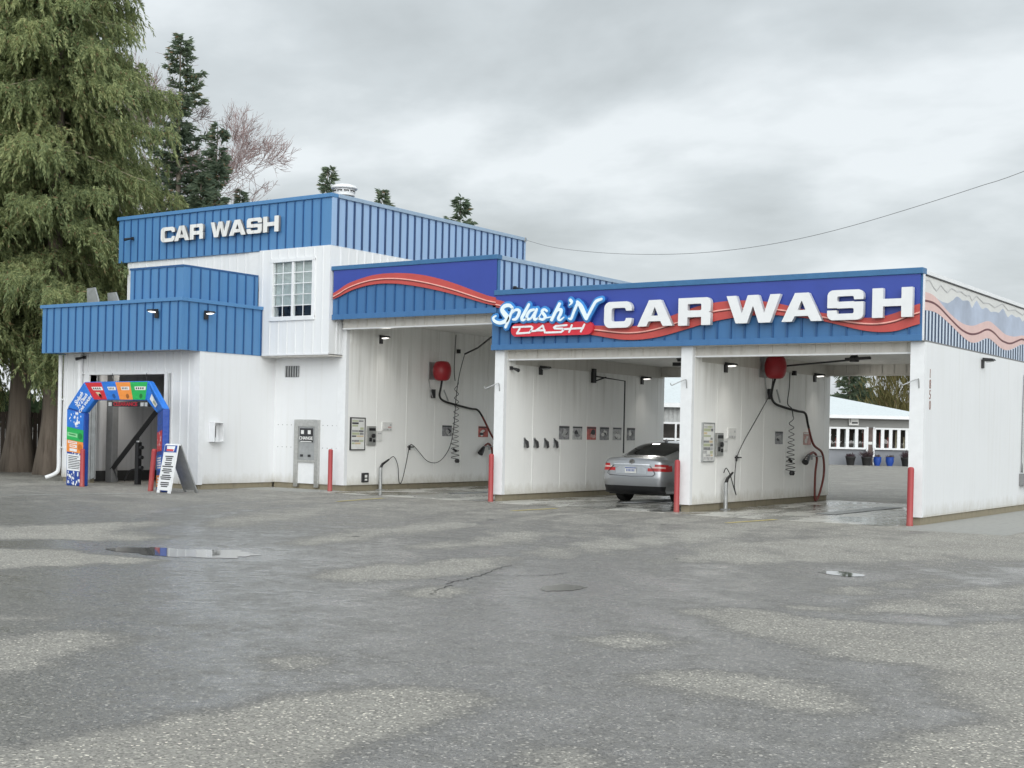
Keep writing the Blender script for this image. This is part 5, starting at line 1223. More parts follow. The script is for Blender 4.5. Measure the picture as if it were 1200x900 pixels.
# ---------------------------------------------------------------- ground
def ground_mat():
    m, nt, b = newmat('asphalt')
    at = nt.nodes.new('ShaderNodeAttribute'); at.attribute_name = 'dry'
    v = coords(nt)
    n1 = noise(nt, v, .9, 8, .62); n2 = noise(nt, v, 7, 6, .65); n3 = noise(nt, v, 90, 3, .7); n4 = noise(nt, v, 2.4, 6, .68, .6)
    st = noise(nt, coords(nt, (.35, 1.6, 1)), 1.0, 6, .65)
    d = mth(nt, 'ADD', at.outputs['Fac'], mth(nt, 'MULTIPLY', mth(nt, 'SUBTRACT', n1, .5), .42))
    d = mth(nt, 'ADD', d, mth(nt, 'MULTIPLY', mth(nt, 'SUBTRACT', n2, .5), .55))
    d = mth(nt, 'ADD', d, mth(nt, 'MULTIPLY', mth(nt, 'SUBTRACT', n3, .5), .62))
    d = mth(nt, 'ADD', d, mth(nt, 'MULTIPLY', mth(nt, 'SUBTRACT', st, .5), .28))
    d = mth(nt, 'ADD', d, mth(nt, 'MULTIPLY', mth(nt, 'SUBTRACT', n4, .5), .62))
    k = ramp(nt, d, [(.44, (0, 0, 0)), (.74, (1, 1, 1))])
    damp = ramp(nt, d, [(.20, (0, 0, 0)), (.48, (1, 1, 1))])
    wet = mix(nt, damp, mix(nt, n2, (.205, .197, .184), (.240, .230, .214)), mix(nt, n2, (.152, .146, .135), (.188, .180, .166)))
    dry = mix(nt, ramp(nt, n1, [(.35, (0, 0, 0)), (.68, (1, 1, 1))]), (.315, .300, .270), (.375, .358, .322))
    c = mix(nt, k, wet, dry)
    # aggregate: each stone its own tone, some bright, some dark
    vo = nt.nodes.new('ShaderNodeTexVoronoi'); vo.inputs['Scale'].default_value = 75; nt.links.new(v, vo.inputs['Vector'])
    sx = nt.nodes.new('ShaderNodeSeparateColor'); nt.links.new(vo.outputs['Color'], sx.inputs[0])
    c = mix(nt, 1.0, c, ramp(nt, sx.outputs[0], [(0, (.50, .50, .50)), (.18, (.80, .80, .80)), (.5, (1.0, 1.0, 1.0)), (.88, (1.12, 1.12, 1.10)), (.95, (1.7, 1.68, 1.62)), (1, (2.8, 2.75, 2.65))]), 'MULTIPLY')
    nt.links.new(c, b.inputs['Base Color'])
    rr = mix(nt, k, mix(nt, damp, (.24, .24, .24), (.55, .55, .55)), (.92, .92, .92))
    nt.links.new(mth(nt, 'ADD', rr, mth(nt, 'MULTIPLY', mth(nt, 'SUBTRACT', n2, .5), .15)), b.inputs['Roughness'])
    b.inputs['Specular IOR Level'].default_value = .5
    bp = mth(nt, 'ADD', mth(nt, 'MULTIPLY', sx.outputs[1], .5), n3)
    bump(nt, bp, b, .8, .014)
    bn = b.inputs['Normal'].links[0].from_node
    nt.links.new(mix(nt, k, mix(nt, damp, (.22, .22, .22), (.5, .5, .5)), (.85, .85, .85)), bn.inputs['Strength'])   # water fills the pores where it is wet
    return m
xs = np.concatenate([[-600, -300, -150, -90, -60, -45], np.arange(-36, 3.01, .14), [6, 12, 25, 60, 150, 300, 600]])
ys = np.concatenate([[-200, -60, -20, 0], np.arange(2.5, 26.01, .14), [30, 40, 60, 100, 160, 300, 700]])
GX, GY = np.meshgrid(xs, ys)
dry = np.full(GX.shape, .40)
near = (GX > -36) & (GX < 3) & (GY > 2.4) & (GY < 26.1)
dist = np.hypot(GX, GY)
base = .30 + .34 * np.clip((GY - 12) / 9, 0, 1)
dry = np.where(near, base, .62)
cov = np.zeros(GX.shape)
for w, P in DRY:
    s = sd_poly(GX, GY, cr(P, 4, True)); soft = .10 + .012 * dist
    cov = np.maximum(cov, w * np.clip(.5 - s / (2 * soft), 0, 1))
dry = dry * (1 - cov) + cov * (.34 + .56 * 1) * 1.0
wetc = np.zeros(GX.shape)
for w, P in WET:
    s = sd_poly(GX, GY, cr(P, 4, True)); wetc = np.maximum(wetc, w * np.clip(.5 - s / .5, 0, 1))
dry = dry * (1 - wetc)
for k in range(5):                          # faint tyre tracks sweeping out of the bays
    x0 = (-20.2, -15.2, -10.4, -13.0, -8.0)[k]; P = cr([(x0, 24), (x0 + .3, 20.5), (x0 + 1.6 + k * .5, 16.5), (x0 + 5.2 + k * .6, 12.5), (x0 + 10.5, 8 + k)], 10)
    for o_ in (-.75, .75):
        dry -= .13 * np.clip(1.4 - (sd_stroke(GX, GY, [(x + o_, y) for x, y in P], .0)) / .16, 0, 1)
for P in PUD:                               # damp rims round the puddles
    s = sd_poly(GX, GY, cr(P, 4, True)); dry = np.where(s < .5, dry * np.clip(s / .5, 0, 1), dry)
nyy, nxx = GX.shape
me = bpy.data.meshes.new('asphalt_lot')
V = np.stack([GX, GY, np.zeros_like(GX)], -1).reshape(-1, 3)
I = np.arange(nyy * nxx).reshape(nyy, nxx)
F = np.stack([I[:-1, :-1], I[:-1, 1:], I[1:, 1:], I[1:, :-1]], -1).reshape(-1, 4)
me.from_pydata(V.tolist(), [], F.tolist()); me.update()
a = me.attributes.new('dry', 'FLOAT', 'POINT'); a.data.foreach_set('value', dry.reshape(-1).astype(np.float32))
tag(link_mesh('asphalt_lot', me, ground_mat()), kind='structure')

def water_mat():
    m, nt, b = newmat('puddle_water'); b.inputs['Base Color'].default_value = (.15, .148, .14, 1); b.inputs['Roughness'].default_value = .02
    b.inputs['IOR'].default_value = 1.6; b.inputs['Specular IOR Level'].default_value = .6
    bump(nt, noise(nt, coords(nt), 3, 2), b, .02, .01); return m
M['water'] = water_mat()
for P in PUD[:3]:
    Q = cr(P, 10, True); cx_, cy_ = np.mean(Q, 0); Q = [(cx_ + (x - cx_) * q * (.72 if P is PUD[1] else 1), cy_ + (y - cy_) * q * (.72 if P is PUD[1] else 1), .004) for i, (x, y) in enumerate(Q) for q in [1 + .07 * math.sin(i * .5) + .05 * math.sin(i * 1.1 + 1) + .02 * math.sin(i * 2.7)]]
    tag(MB().face(Q).build('puddle', M['water']), kind='structure')
cm = MB(); rq = random.Random(12)
def crack(P, w):
    P = cr(P, 6); n = len(P); P = [(x + rq.uniform(-.035, .035), y + rq.uniform(-.035, .035)) for x, y in P]
    k = [w * (.4 + .6 * math.sin(PI * i / (n - 1))) * rq.uniform(.6, 1.3) for i in range(n)]
    cm.strip([(P[i][0] - k[i], P[i][1], .002) for i in range(n)], [(P[i][0] + k[i], P[i][1], .002) for i in range(n)], (0, 0, .0015))
crack(CRACK[0], .007); crack([(-8.44, 11.06), (-8.9, 11.2), (-9.3, 11.15)], .005); crack([(-8.63, 11.86), (-8.2, 12.2), (-8.05, 12.7)], .005)
crack([(-12.6, 15.2), (-11.4, 15.6), (-10.1, 15.5), (-8.8, 15.9)], .006)
tag(cm.build('crack', plain('crack_dark', (.03, .03, .03), .9)), kind='structure')

oil = plain('oil_stain', (.10, .098, .094), .6)
rq = random.Random(31)
for k in range(9):
    x, y = rq.choice([(-11.2, 19.5), (-14.0, 18.5), (-8.4, 17.0), (-18.5, 20.0), (-5.6, 11.5)]); x += rq.gauss(0, 1.6); y += rq.gauss(0, 1.6)
    a_ = rq.uniform(.02, .07); b_ = a_ * rq.uniform(.6, 1.4); n = 16
    tag(MB().face([(x + a_ * math.cos(2 * PI * i / n) * rq.uniform(.7, 1.2), y + b_ * math.sin(2 * PI * i / n) * rq.uniform(.7, 1.2), .0035 + .0001 * k) for i in range(n)]).build('oil_stain', oil), kind='structure')

def slab_mat():
    m, nt, b = newmat('wet_concrete')
    v = coords(nt)
    n1 = noise(nt, coords(nt, (.9, .45, 1)), 1.1, 7, .6, .4); n2 = noise(nt, v, 8, 5, .6)
    k = ramp(nt, n1, [(.40, (0, 0, 0)), (.55, (1, 1, 1))])
    c = mix(nt, k, (.10, .098, .09), (.52, .51, .47)); c = mix(nt, mth(nt, 'MULTIPLY', n2, .3), c, (.25, .24, .21))
    nt.links.new(c, b.inputs['Base Color'])
    nt.links.new(ramp(nt, n1, [(.38, (.05, .05, .05)), (.6, (.40, .40, .40))]), b.inputs['Roughness'])
    bump(nt, n2, b, .15, .01); return m
M['slab'] = slab_mat()
M['slab_dry'] = siding('dry_concrete', (.33, .325, .30), dirt=(.20, .195, .18), streak=.6, base_dirt=0, rough=.85)
M['slab_dry'].node_tree.nodes['Principled BSDF'].inputs['Roughness'].default_value = .8
for x0, x1, y0, nm in ((-22.6, -17.73, 24.15, 'bay_floor'), (-17.48, -12.93, 24.05, 'bay_floor'), (-12.68, -8.09, 23.95, 'bay_floor')):
    tag(MB().box(x0, x1, y0, 32.6, -.1, .010).build(nm, M['slab']), kind='structure')
    d = MB().box((x0 + x1) / 2 - .22, (x0 + x1) / 2 + .22, 26.4, 30.6, .0105, .016)
    yy = 26.45
    while yy < 30.55: d.box((x0 + x1) / 2 - .21, (x0 + x1) / 2 + .21, yy, yy + .035, .0165, .022, 1); yy += .08
    g = thing('floor_drain', {-22.6: 'long grated floor drain of the tallest bay', -17.48: 'long grated floor drain under the silver car', -12.68: 'long grated floor drain of the right bay'}[x0], 'drain', ((x0 + x1) / 2, 28.5, 0), 'floor drains')
    d.build('grate', [M['room_dark'], M['galv']], g)
tag(MB().box(-25.1, -22.62, 23.75, 24.99, -.1, .012).build('concrete_apron', M['slab_dry']), kind='structure')
tag(MB().box(-7.82, -5.9, 23.2, 45, -.1, .012).build('side_walk', M['slab_dry']), kind='structure')
M['yellow_worn'] = plain('worn_yellow_paint', (.50, .42, .18), .8, var=.35, vs=14)
for x0, y0, x1, y1 in ((-19.49, 21.36, -19.84, 23.30), (-15.19, 21.84, -15.12, 23.38), (-10.62, 22.2, -10.42, 24.0)):
    Q = [(x0 - .05, y0, .006), (x0 + .05, y0, .006), (x1 + .06, y1, .006), (x1 - .06, y1, .006)]
    tag(MB().prism(Q, (0, 0, .003)).build('painted_line', M['yellow_worn']), kind='structure')
tag(MB().prism([(-25.6, 15.6, .005), (-25.55, 15.5, .005), (-24.2, 20.3, .005), (-24.3, 20.35, .005)], (0, 0, .003)).build('painted_line', plain('worn_white_paint', (.42, .42, .40), .8, var=.4, vs=9)), kind='structure')

# ---------------------------------------------------------------- foliage
def leaf_mat(name, cols, trans=.48, clump=.55, dead=(.30, .22, .13)):
    m, nt, b = newmat(name); nt.nodes.remove(b); out = nt.nodes['Material Output']
    ge = nt.nodes.new('ShaderNodeNewGeometry')
    n = noise(nt, coords(nt), clump, 3, .6)
    f = mth(nt, 'ADD', mth(nt, 'MULTIPLY', ge.outputs['Random Per Island'], .55), mth(nt, 'MULTIPLY', mth(nt, 'SUBTRACT', n, .20), 1.0), clamp=True)
    c = ramp(nt, f, [(i / (len(cols) - 1), q) for i, q in enumerate(cols)])
    c = mix(nt, ramp(nt, ge.outputs['Random Per Island'], [(.955, (0, 0, 0)), (.965, (1, 1, 1))]), c, dead)
    d = nt.nodes.new('ShaderNodeBsdfDiffuse'); t = nt.nodes.new('ShaderNodeBsdfTranslucent'); x = nt.nodes.new('ShaderNodeMixShader')
    nt.links.new(c, d.inputs[0]); nt.links.new(c, t.inputs[0]); x.inputs[0].default_value = trans
    nt.links.new(d.outputs[0], x.inputs[1]); nt.links.new(t.outputs[0], x.inputs[2]); nt.links.new(x.outputs[0], out.inputs['Surface'])
    return m
M['cedar'] = leaf_mat('cedar_leaf', [(.075, .110, .062), (.200, .250, .130), (.340, .390, .190), (.52, .53, .27)])
M['fir'] = leaf_mat('fir_leaf', [(.075, .105, .080), (.16, .21, .145), (.27, .32, .21)])
M['scrub'] = leaf_mat('scrub_leaf', [(.10, .09, .04), (.20, .18, .08), (.30, .27, .13)])
M['plant'] = leaf_mat('plant_leaf', [(.05, .035, .05), (.12, .08, .10), (.16, .15, .10)])
M['grass'] = leaf_mat('grass_leaf', [(.05, .09, .02), (.10, .17, .04)])
M['wood_dark'] = leaf_mat('far_wood_leaf', [(.02, .035, .02), (.05, .07, .035)], clump=.15)
M['bark'] = siding('bark', (.23, .19, .155), dirt=(.09, .07, .055), streak=.9, base_dirt=0, rough=.9, bsc=10)
M['branch'] = plain('bare_branch', (.52, .45, .32), .8, var=.3)
M['twig'] = plain('pinkish_twig', (.34, .25, .24), .85, var=.2)

def leaf_obj(name, base, dr, L, W, mat, parent, up=None):
    base = np.asarray(base); dr = np.asarray(dr); n = len(base)
    dr = dr / (np.linalg.norm(dr, axis=1, keepdims=True) + 1e-9)
    sd = np.cross(dr, np.random.normal(size=(n, 3)) if up is None else up); sd /= np.linalg.norm(sd, axis=1, keepdims=True) + 1e-9
    L = np.asarray(L)[:, None]; W = np.asarray(W)[:, None]
    V = np.stack([base, base + dr * L * .45 + sd * W * .5, base + dr * L, base + dr * L * .45 - sd * W * .5], 1).reshape(-1, 3)
    me = bpy.data.meshes.new(name)
    me.vertices.add(4 * n); me.vertices.foreach_set('co', V.astype(np.float32).reshape(-1))
    me.loops.add(4 * n); me.loops.foreach_set('vertex_index', np.arange(4 * n, dtype=np.int32))
    me.polygons.add(n); me.polygons.foreach_set('loop_start', np.arange(0, 4 * n, 4, dtype=np.int32))
    me.update(calc_edges=True)
    return link_mesh(name, me, mat, parent, local=True)

def trunk(parent, H, r0, lean=(0, 0), name='trunk', mat='bark', flare=1.6):
    P = []; R = []
    for i in range(15):
        t = i / 14; z = H * t
        P.append((lean[0] * t + .06 * math.sin(5 * t + r0), lean[1] * t + .06 * math.cos(4 * t), z - .05)); R.append(max(.02, r0 * (1 - t) ** .9 * (1 + (flare - 1) * math.exp(-z / .5))))
    mb = MB().tube(P, R, 18)
    v = []
    for x, y, z in mb.v:                     # fluted, gnarled bark
        k = min(14, max(0, int(z / H * 14))); a = math.atan2(y - P[k][1], x - P[k][0])
        f = 1 + .09 * math.sin(5 * a + z * .7) + .05 * math.sin(11 * a + 2 * z); v.append((P[k][0] + (x - P[k][0]) * f, P[k][1] + (y - P[k][1]) * f, z))
    mb.v = v
    return mb.build(name, M[mat], parent, local=True, smooth=True)

def cedar(label, loc, H, R0, z0, seed, r_trunk, nb=150, bare=40, fr=4):
    rg = np.random.default_rng(seed); T = thing('cedar_tree', label, 'tree', loc, 'weeping cedars left of the building')
    trunk(T, H, r_trunk)
    B0, D, Ls, Ws = [], [], [], []; BR = MB(); made = 0
    for k in range(nb):
        t = (k + rg.random()) / nb; z = z0 + 1.0 + (H - z0 - 1) * t ** 1.05
        Rz = R0 * (1 - ((z - z0) / (H - z0)) ** 1.6) * (.62 + .48 * rg.random()) + .3
        az = k * 2.39996 + rg.normal() * .3
        ca, sa = math.cos(az), math.sin(az); out = np.array([ca, sa, 0]); tan = np.array([-sa, ca, 0])
        up = .25 * rg.random(); droop = (.40 + .35 * rg.random())
        n = max(5, int(Rz / .17)); S_ = np.arange(n + 1) / n
        P = np.outer(Rz * S_, out) + np.outer(.14 * np.sin(3 * S_ + k), tan)
        P[:, 2] = np.maximum(z + up * Rz * S_ - droop * Rz * S_ ** 1.7 + .18 * Rz * S_ ** 4, z0 - 1.0 + .3 * rg.random())
        if rg.random() < bare / nb: BR.tube([tuple(p) for p in P], [max(.008, .034 * (1 - i / n)) for i in range(n + 1)], 5, cap=False); made += 1
        q = np.repeat(np.arange(1, n + 1), fr); q = q[S_[q] > .12]; m = len(q); s = S_[q][:, None]
        o = P[q] + tan * rg.normal(size=(m, 1)) * .55 * (.30 + s * (1.25 - s)) + rg.normal(size=(m, 3)) * [.10, .10, .10]
        f = out * (.25 + .35 * rg.random((m, 1))) + tan * rg.normal(size=(m, 1)) * .45 + np.array([0, 0, -1.0]) * (.45 + .6 * rg.random((m, 1)))
        f /= np.linalg.norm(f, axis=1, keepdims=True); ln = (.26 + .62 * rg.random((m, 1)) ** 2) * (.7 + .35 * s)
        nl = 34; u = (np.arange(nl) + rg.random((m, nl)))[:, :, None] / nl
        b = o[:, None] + f[:, None] * ln[:, None] * u - np.array([0, 0, .30]) * ln[:, None] * u ** 2
        side = rg.normal(size=(m, nl, 3)); side -= (side * f[:, None]).sum(-1, keepdims=True) * f[:, None]; side /= np.linalg.norm(side, axis=-1, keepdims=True)
        dd = f[:, None] * .75 + side * (.75 - .45 * u) + np.array([0, 0, -.35]) * u
        B0.append(b.reshape(-1, 3)); D.append(dd.reshape(-1, 3)); Ls.append((.08 + .12 * rg.random(m * nl))); Ws.append(.024 + .028 * rg.random(m * nl))
    leaf_obj('crown', np.concatenate(B0), np.concatenate(D), np.concatenate(Ls), np.concatenate(Ws), M['cedar'], T)
    if made: lbl(BR.build('branch', M['branch'], T, local=True, smooth=True), 'bare pale branches showing through the crown')
    return T
def at(u, d, y=0):                          # point d metres ahead, u metres to the right
    return (.8201 * u - .5722 * d, .5722 * u + .8201 * d, 0)
pxm = lambda px, d: at((px - 600) / 1546 * d, d)
cedar('big weeping cedar with the stouter pale trunk, nearest the building', (-34.55, 24.95, 0), 25, 3.9, 3.4, 3, .33, 150, bare=70, fr=6)
cedar('weeping cedar left of the stout pale trunk with a darker trunk', (-36.9, 25.4, 0), 24, 4.2, 3.6, 8, .34, 135, bare=60, fr=6)
cedar('weeping cedar at the left edge with boughs hanging low to the ground', pxm(-50, 39.5), 22, 3.7, 2.7, 14, .30, 130, fr=6)
cedar('weeping cedar farther back, filling in behind the stout pale trunk', pxm(70, 46), 22, 4.0, 4.0, 19, .30, 130, bare=20, fr=3)

def conifer(name, label, loc, H, R0, z0, seed, mat='fir', group=None, dens=1.0, ls=.16, nb=None, gap=0.0, cat='tree', r_tr=.2, up=.1):
    rg = np.random.default_rng(seed); T = thing(name, label, cat, loc, group)
    trunk(T, H, r_tr, flare=1.3)
    nb = nb or int(H * 8 * dens); B0, D, Ls, Ws = [], [], [], []
    for k in range(nb):
        t = (k + rg.random()) / nb; z = z0 + (H - z0) * t
        if rg.random() < gap: continue
        Rz = R0 * (1 - t) ** .85 * (.28 + .95 * rg.random()) + .12
        az = k * 2.39996 + rg.normal() * .4; ca, sa = math.cos(az), math.sin(az)
        n = max(3, int(Rz / .14 * dens))
        for i in range(1, n + 1):
            s = i / n; rr = Rz * s; c = np.array([ca * rr, sa * rr, z + up * rr - .22 * Rz * s * s + .18 * Rz * s ** 5])
            for q in range(int(5 * dens) + 2):
                w = rg.normal() * .16 * Rz * (1.1 - s) + rg.normal() * .05
                b = c + np.array([-sa * w, ca * w, rg.normal() * .04])
                B0.append(b); D.append((ca * .7 - sa * rg.normal() * .8, sa * .7 + ca * rg.normal() * .8, -.10 + rg.normal() * .25)); Ls.append(ls * (.7 + .6 * rg.random())); Ws.append(ls * .32 * (.7 + .6 * rg.random()))
    leaf_obj('crown', B0, D, Ls, Ws, M[mat], T); return T
conifer('fir_tree', 'tall dark fir with a pointed tip just right of the weeping cedars', pxm(205, 56), 18.2, 3.5, 3, 5, dens=1.7, ls=.28, gap=.35, r_tr=.25, up=.35)
conifer('fir_tree', 'dark fir whose spire stands before the pinkish bare tree', pxm(250, 55), 14.1, 2.0, 2, 6, dens=1.7, ls=.28, gap=.35, up=.5)
conifer('fir_tree', 'lower bushy dark fir just above the left of the tall blue fascia', pxm(232, 52), 11.4, 2.6, 2, 7, dens=1.8, ls=.28, gap=.15, up=.5)
conifer('fir_tree', 'tiny fir tip right of the bushy firs over the tall fascia', pxm(277, 60), 12.3, 1.0, 2, 8, dens=1.5, ls=.25, up=.4)
G3 = 'fir tips over the tall blue fascia'
conifer('fir_tree', 'fir tip beside the round white roof vent', (-51.7, 55.4, 0), 16.4, 2.6, 3, 11, dens=1.3, ls=.34, group=G3, up=.3)
conifer('fir_tree', 'smallest fir tip in the middle of the tall side fascia', (-62.25, 72.4, 0), 18.8, 3.0, 3, 12, dens=1.2, ls=.42, group=G3, up=.3)
conifer('fir_tree', 'ragged fir tip near the far end of the tall side fascia', (-42.4, 55.7, 0), 13.9, 3.4, 3, 13, dens=1.4, ls=.36, gap=.3, group=G3, up=.5)

def bare_tree(label, loc, H, seed, mat='twig', lean=(0, 0), spread=.55, levels=6, r0=.14, name='bare_tree', z0=.45, group=None, twr=.012):
    rg = np.random.default_rng(seed); T = thing(name, label, 'tree', loc, group)
    limbs, twigs = MB(), MB()
    def grow(p, d, ln, r, lv):
        n = 4; P = [p]; R = [r]
        for i in range(n):
            d = d + rg.normal(size=3) * .10; d[2] += .03; d /= np.linalg.norm(d)
            p = p + d * ln / n; P.append(p); R.append(max(twr * .6, r * (1 - .4 * (i + 1) / n)))
        (twigs if lv >= 3 else limbs).tube([tuple(q) for q in P], R, 4 if lv >= 3 else 7, cap=False)
        if lv >= levels: return
        for c in range(2 + (rg.random() < .65) + (lv > 2)):
            nd_ = d + rg.normal(size=3) * spread; nd_[2] += .12; nd_ /= np.linalg.norm(nd_)
            k = int(rg.integers(2, n + 1)); grow(np.array(P[k]), nd_, ln * (.60 + .22 * rg.random()), max(twr, R[k] * .62), lv + 1)
    grow(np.zeros(3), np.array([lean[0], lean[1], 1.0]), H * z0, r0, 0)
    limbs.build('trunk', M[mat], T, local=True, smooth=True); twigs.build('crown', M[mat], T, local=True)
    return T
bare_tree('bare pinkish leafless tree fanning out over the left end of the tall fascia', pxm(160, 60), 14.2, 24, lean=(.09, .05), levels=8, r0=.20, z0=.40, spread=.40, twr=.009)

# understorey and fence left of the building
tf = thing('wood_fence', 'dark board fence with a pale rail behind the cedar trunks', 'fence', (-36, 27, 0))
fx0, fy0, fx1, fy1 = -30.8, 30.6, -46.0, 20.3
Ld = math.hypot(fx1 - fx0, fy1 - fy0); ux, uy = (fx1 - fx0) / Ld, (fy1 - fy0) / Ld
m = MB(); s = 0
M['fence'] = siding('dark_fence', (.060, .045, .035), dirt=(.03, .025, .02), streak=.8, base_dirt=0, rough=.9)
while s < Ld:
    m.obox((fx0 + ux * (s + .07), fy0 + uy * (s + .07), .95), (ux * .066, uy * .066, 0), (-uy * .012, ux * .012, 0), (0, 0, .95 + .02 * math.sin(s * 9))); s += .15
m.build('boards', M['fence'], tf)
m = MB(); m.obox(((fx0 + fx1) / 2 + uy * .03, (fy0 + fy1) / 2 - ux * .03, 1.78), (ux * Ld / 2, uy * Ld / 2, 0), (-uy * .02, ux * .02, 0), (0, 0, .06)); m.build('rail', M['bark'], tf)
for s in (1.5, 4.5, 7.5, 10.5, 13.5): 
    MB().obox((fx0 + ux * s - uy * .05, fy0 + uy * s + ux * .05, 1.0), (.05, 0, 0), (0, .05, 0), (0, 0, 1.0)).build('post', M['fence'], tf)
gb, gd, gl, gw = [], [], [], []
rg = np.random.default_rng(4)
for i in range(2600):
    s = rg.random() * 15; o = -1.6 + rg.random() * 1.3
    gb.append((fx0 + ux * s - uy * (-o) * -1, fy0 + uy * s + ux * (-o) * -1, 0)); gd.append((rg.normal() * .4, rg.normal() * .4, 1)); gl.append(.06 + .12 * rg.random()); gw.append(.02)
gx = leaf_obj('grass', gb, gd, gl, gw, M['grass'], None); tag(gx, 'short green grass under the cedars', 'grass', kind='stuff')

# ---------------------------------------------------------------- overhead wire and its pole
WZ = [(0, 7.44), (.055, 7.05), (.128, 6.71), (.195, 6.48), (.257, 6.33), (.314, 6.26), (.367, 6.26), (.416, 6.32), (.462, 6.43), (.505, 6.57), (.546, 6.72), (.584, 6.87), (.619, 7.02), (.75, 7.75), (.88, 8.6), (1, 9.5)]
t = thing('overhead_wire', 'thin black service wire sagging from the taller block across the sky', 'wire', (-22.7, 33.0, 7.44))
MB().tube(cr([(-22.7 + 25.7 * s, 33 - 9 * s, z) for s, z in WZ], 5), .0065, 5).build('cable', M['grey_paint'], t)
MB().box(-22.76, -22.66, 32.96, 33.04, 7.38, 7.50).build('anchor', M['galv'], t)
t = thing('utility_pole', 'wooden utility pole carrying the service wire', 'pole', (3.0, 24.0, 0))
MB().tube([(3, 24, -.1), (3, 24, 10.2)], [.15, .10], 12).build('pole', M['bark'], t, smooth=True)
MB().box(2.95, 3.05, 23.1, 24.9, 9.4, 9.5).build('crossarm', M['bark'], t)

# ---------------------------------------------------------------- across the road, seen through the bays
RZ = .609
M['gwall'] = plain('grey_wall', (.22, .23, .25), .7, var=.1, vs=1); M['gwall2'] = plain('grey_band', (.27, .27, .26), .7, var=.1, vs=1)
M['metal_roof'] = siding('white_metal_roof', (.66, .71, .72), dirt=(.45, .46, .45), streak=.5, base_dirt=0)
M['shop_dark'] = plain('shop_interior', (.13, .09, .08), .6, var=.6, vs=2)
T = thing('grey_shop', 'low grey shop with white metal roof and narrow windows, behind the right bay', 'building', at(22.2, 81), None, RZ)
MB().box(-14, 3.6, .16, 16, 0, 1.0).box(-14, 3.6, .18, 16, 2.32, 3.05, 1).box(-14, 3.6, 2.0, 2.1, 1.0, 2.32, 2).box(3.4, 3.6, .3, 16, 1.0, 2.32).build('wall', [M['gwall'], M['gwall2'], M['shop_dark']], T, local=True)
MB().hexa([(-14.3, -.5, 3.02), (3.9, -.5, 3.02), (3.9, 24, 3.02), (-14.3, 24, 3.02), (-14.3, 11.5, 5.9), (-7.6, 11.5, 5.9), (-7.6, 12.5, 5.9), (-14.3, 12.5, 5.9)]).build('roof', M['metal_roof'], T, local=True)
MB().box(-14.3, 3.95, -.56, -.46, 2.86, 3.06).build('gutter', M['white_trim'], T, local=True)
MB().box(-14.2, 3.9, -.45, .16, 2.84, 2.88).build('soffit', M['white_trim'], T, local=True)
fr_ = MB()
for z in (1.02, 2.26): fr_.box(-14, -.40, .0, .12, z - .05, z + .06); fr_.box(.05, 3.6, .0, .12, z - .05, z + .06)
mx = [-13.9 + .56 * i for i in range(25)]
mx = [x for x in mx if x < -.45] + [.08 + .50 * i for i in range(8)]
for x in mx: fr_.box(x - .10, x + .10, .02, .11, 1.07, 2.21)
fr_.box(-.42, -.30, .0, .14, 0, 2.36); fr_.box(.0, .10, .0, .14, 0, 2.36)
fr_.build('window_frame', M['white_trim'], T, local=True)
MB().face([(-14, .06, 1.07), (-.42, .06, 1.07), (-.42, .06, 2.2), (-14, .06, 2.2)]).face([(.1, .06, 1.07), (3.6, .06, 1.07), (3.6, .06, 2.2), (.1, .06, 2.2)]).build('window', M['glass'], T, local=True)
d = MB().box(-.30, .0, .06, .10, 0, 2.3).build('door', M['shop_dark'], T, local=True); MB().box(-.28, -.04, .05, .059, 1.28, 1.45).build('door_sign', M['paper'], d, local=True)
si = MB().box(-1.50, -.92, -.02, .14, 2.44, 2.98).build('sign', M['paper'], T, local=True); MB().box(-1.34, -.98, -.03, -.021, 2.54, 2.64).box(-1.44, -1.40, -.03, -.021, 2.6, 2.9).build('sign_print', M['print_dark'], si, local=True)
m = MB(); r5 = random.Random(9)
for x in mx[-18:]: m.box(x + .12, x + .12 + r5.uniform(.08, .2), 1.2, 1.25, 1.0, r5.uniform(1.5, 2.2), r5.randrange(3))
m.build('goods', [M['poster_red'], M['tan'], M['paper']], T, local=True)
for i, (u, wd_, col, lab) in enumerate(((987.5, .29, 'black', 'black planter pot left of the shop window'), (1006, .30, 'black', 'black planter pot with spiky plant left of the shop door'), (1018.5, .24, 'pblue', 'blue glazed pot in front of the shop door'), (1033, .25, 'pblue', 'blue glazed pot right of the shop door'), (1052.5, .33, 'black', 'largest black planter pot with a bushy plant'))):
    x = (u - 1020) * .0524 + .13; p = at(22.2 + x, 80.2)
    t = thing('planter_pot', lab, 'planter', p, 'pots along the shop front')
    if col == 'black': MB().lathe([(.0, .0), (wd_ * .72, .0), (wd_ * .98, .42), (wd_ * 1.05, .44), (wd_ * 1.05, .54), (wd_ * .92, .54), (.0, .48)], (0, 0, 0), 20).build('pot', M['rubber'], t, local=True, smooth=True, auto=40)
    else: MB().lathe([(.0, .0), (wd_ * .62, .0), (wd_ * 1.0, .28), (wd_ * .95, .44), (wd_ * 1.02, .54), (wd_ * .85, .54), (.0, .48)], (0, 0, 0), 20).build('pot', M['dblue'], t, local=True, smooth=True, auto=40)
    n = 40 if col != 'black' else 260
    sp = rg.normal(size=(n, 3)) * [.11, .11, .03] + [0, 0, .5]; dd = np.stack([rg.normal(size=n) * .7, rg.normal(size=n) * .7, np.ones(n)], 1)
    leaf_obj('plant', sp, dd, (.15 + .38 * rg.random(n)) * (1.0 if i in (1, 4) else .5), np.full(n, .05), M['plant'], t)
T = thing('corrugated_shed', 'grey corrugated shed with white framed windows seen behind the middle bay', 'building', at(7.26, 60), None, RZ)
c = MB().box(-8, 3.2, .1, 12, 0, 1.0).box(-8, 3.2, .1, 12, 2.15, 3.0); x = -7.9
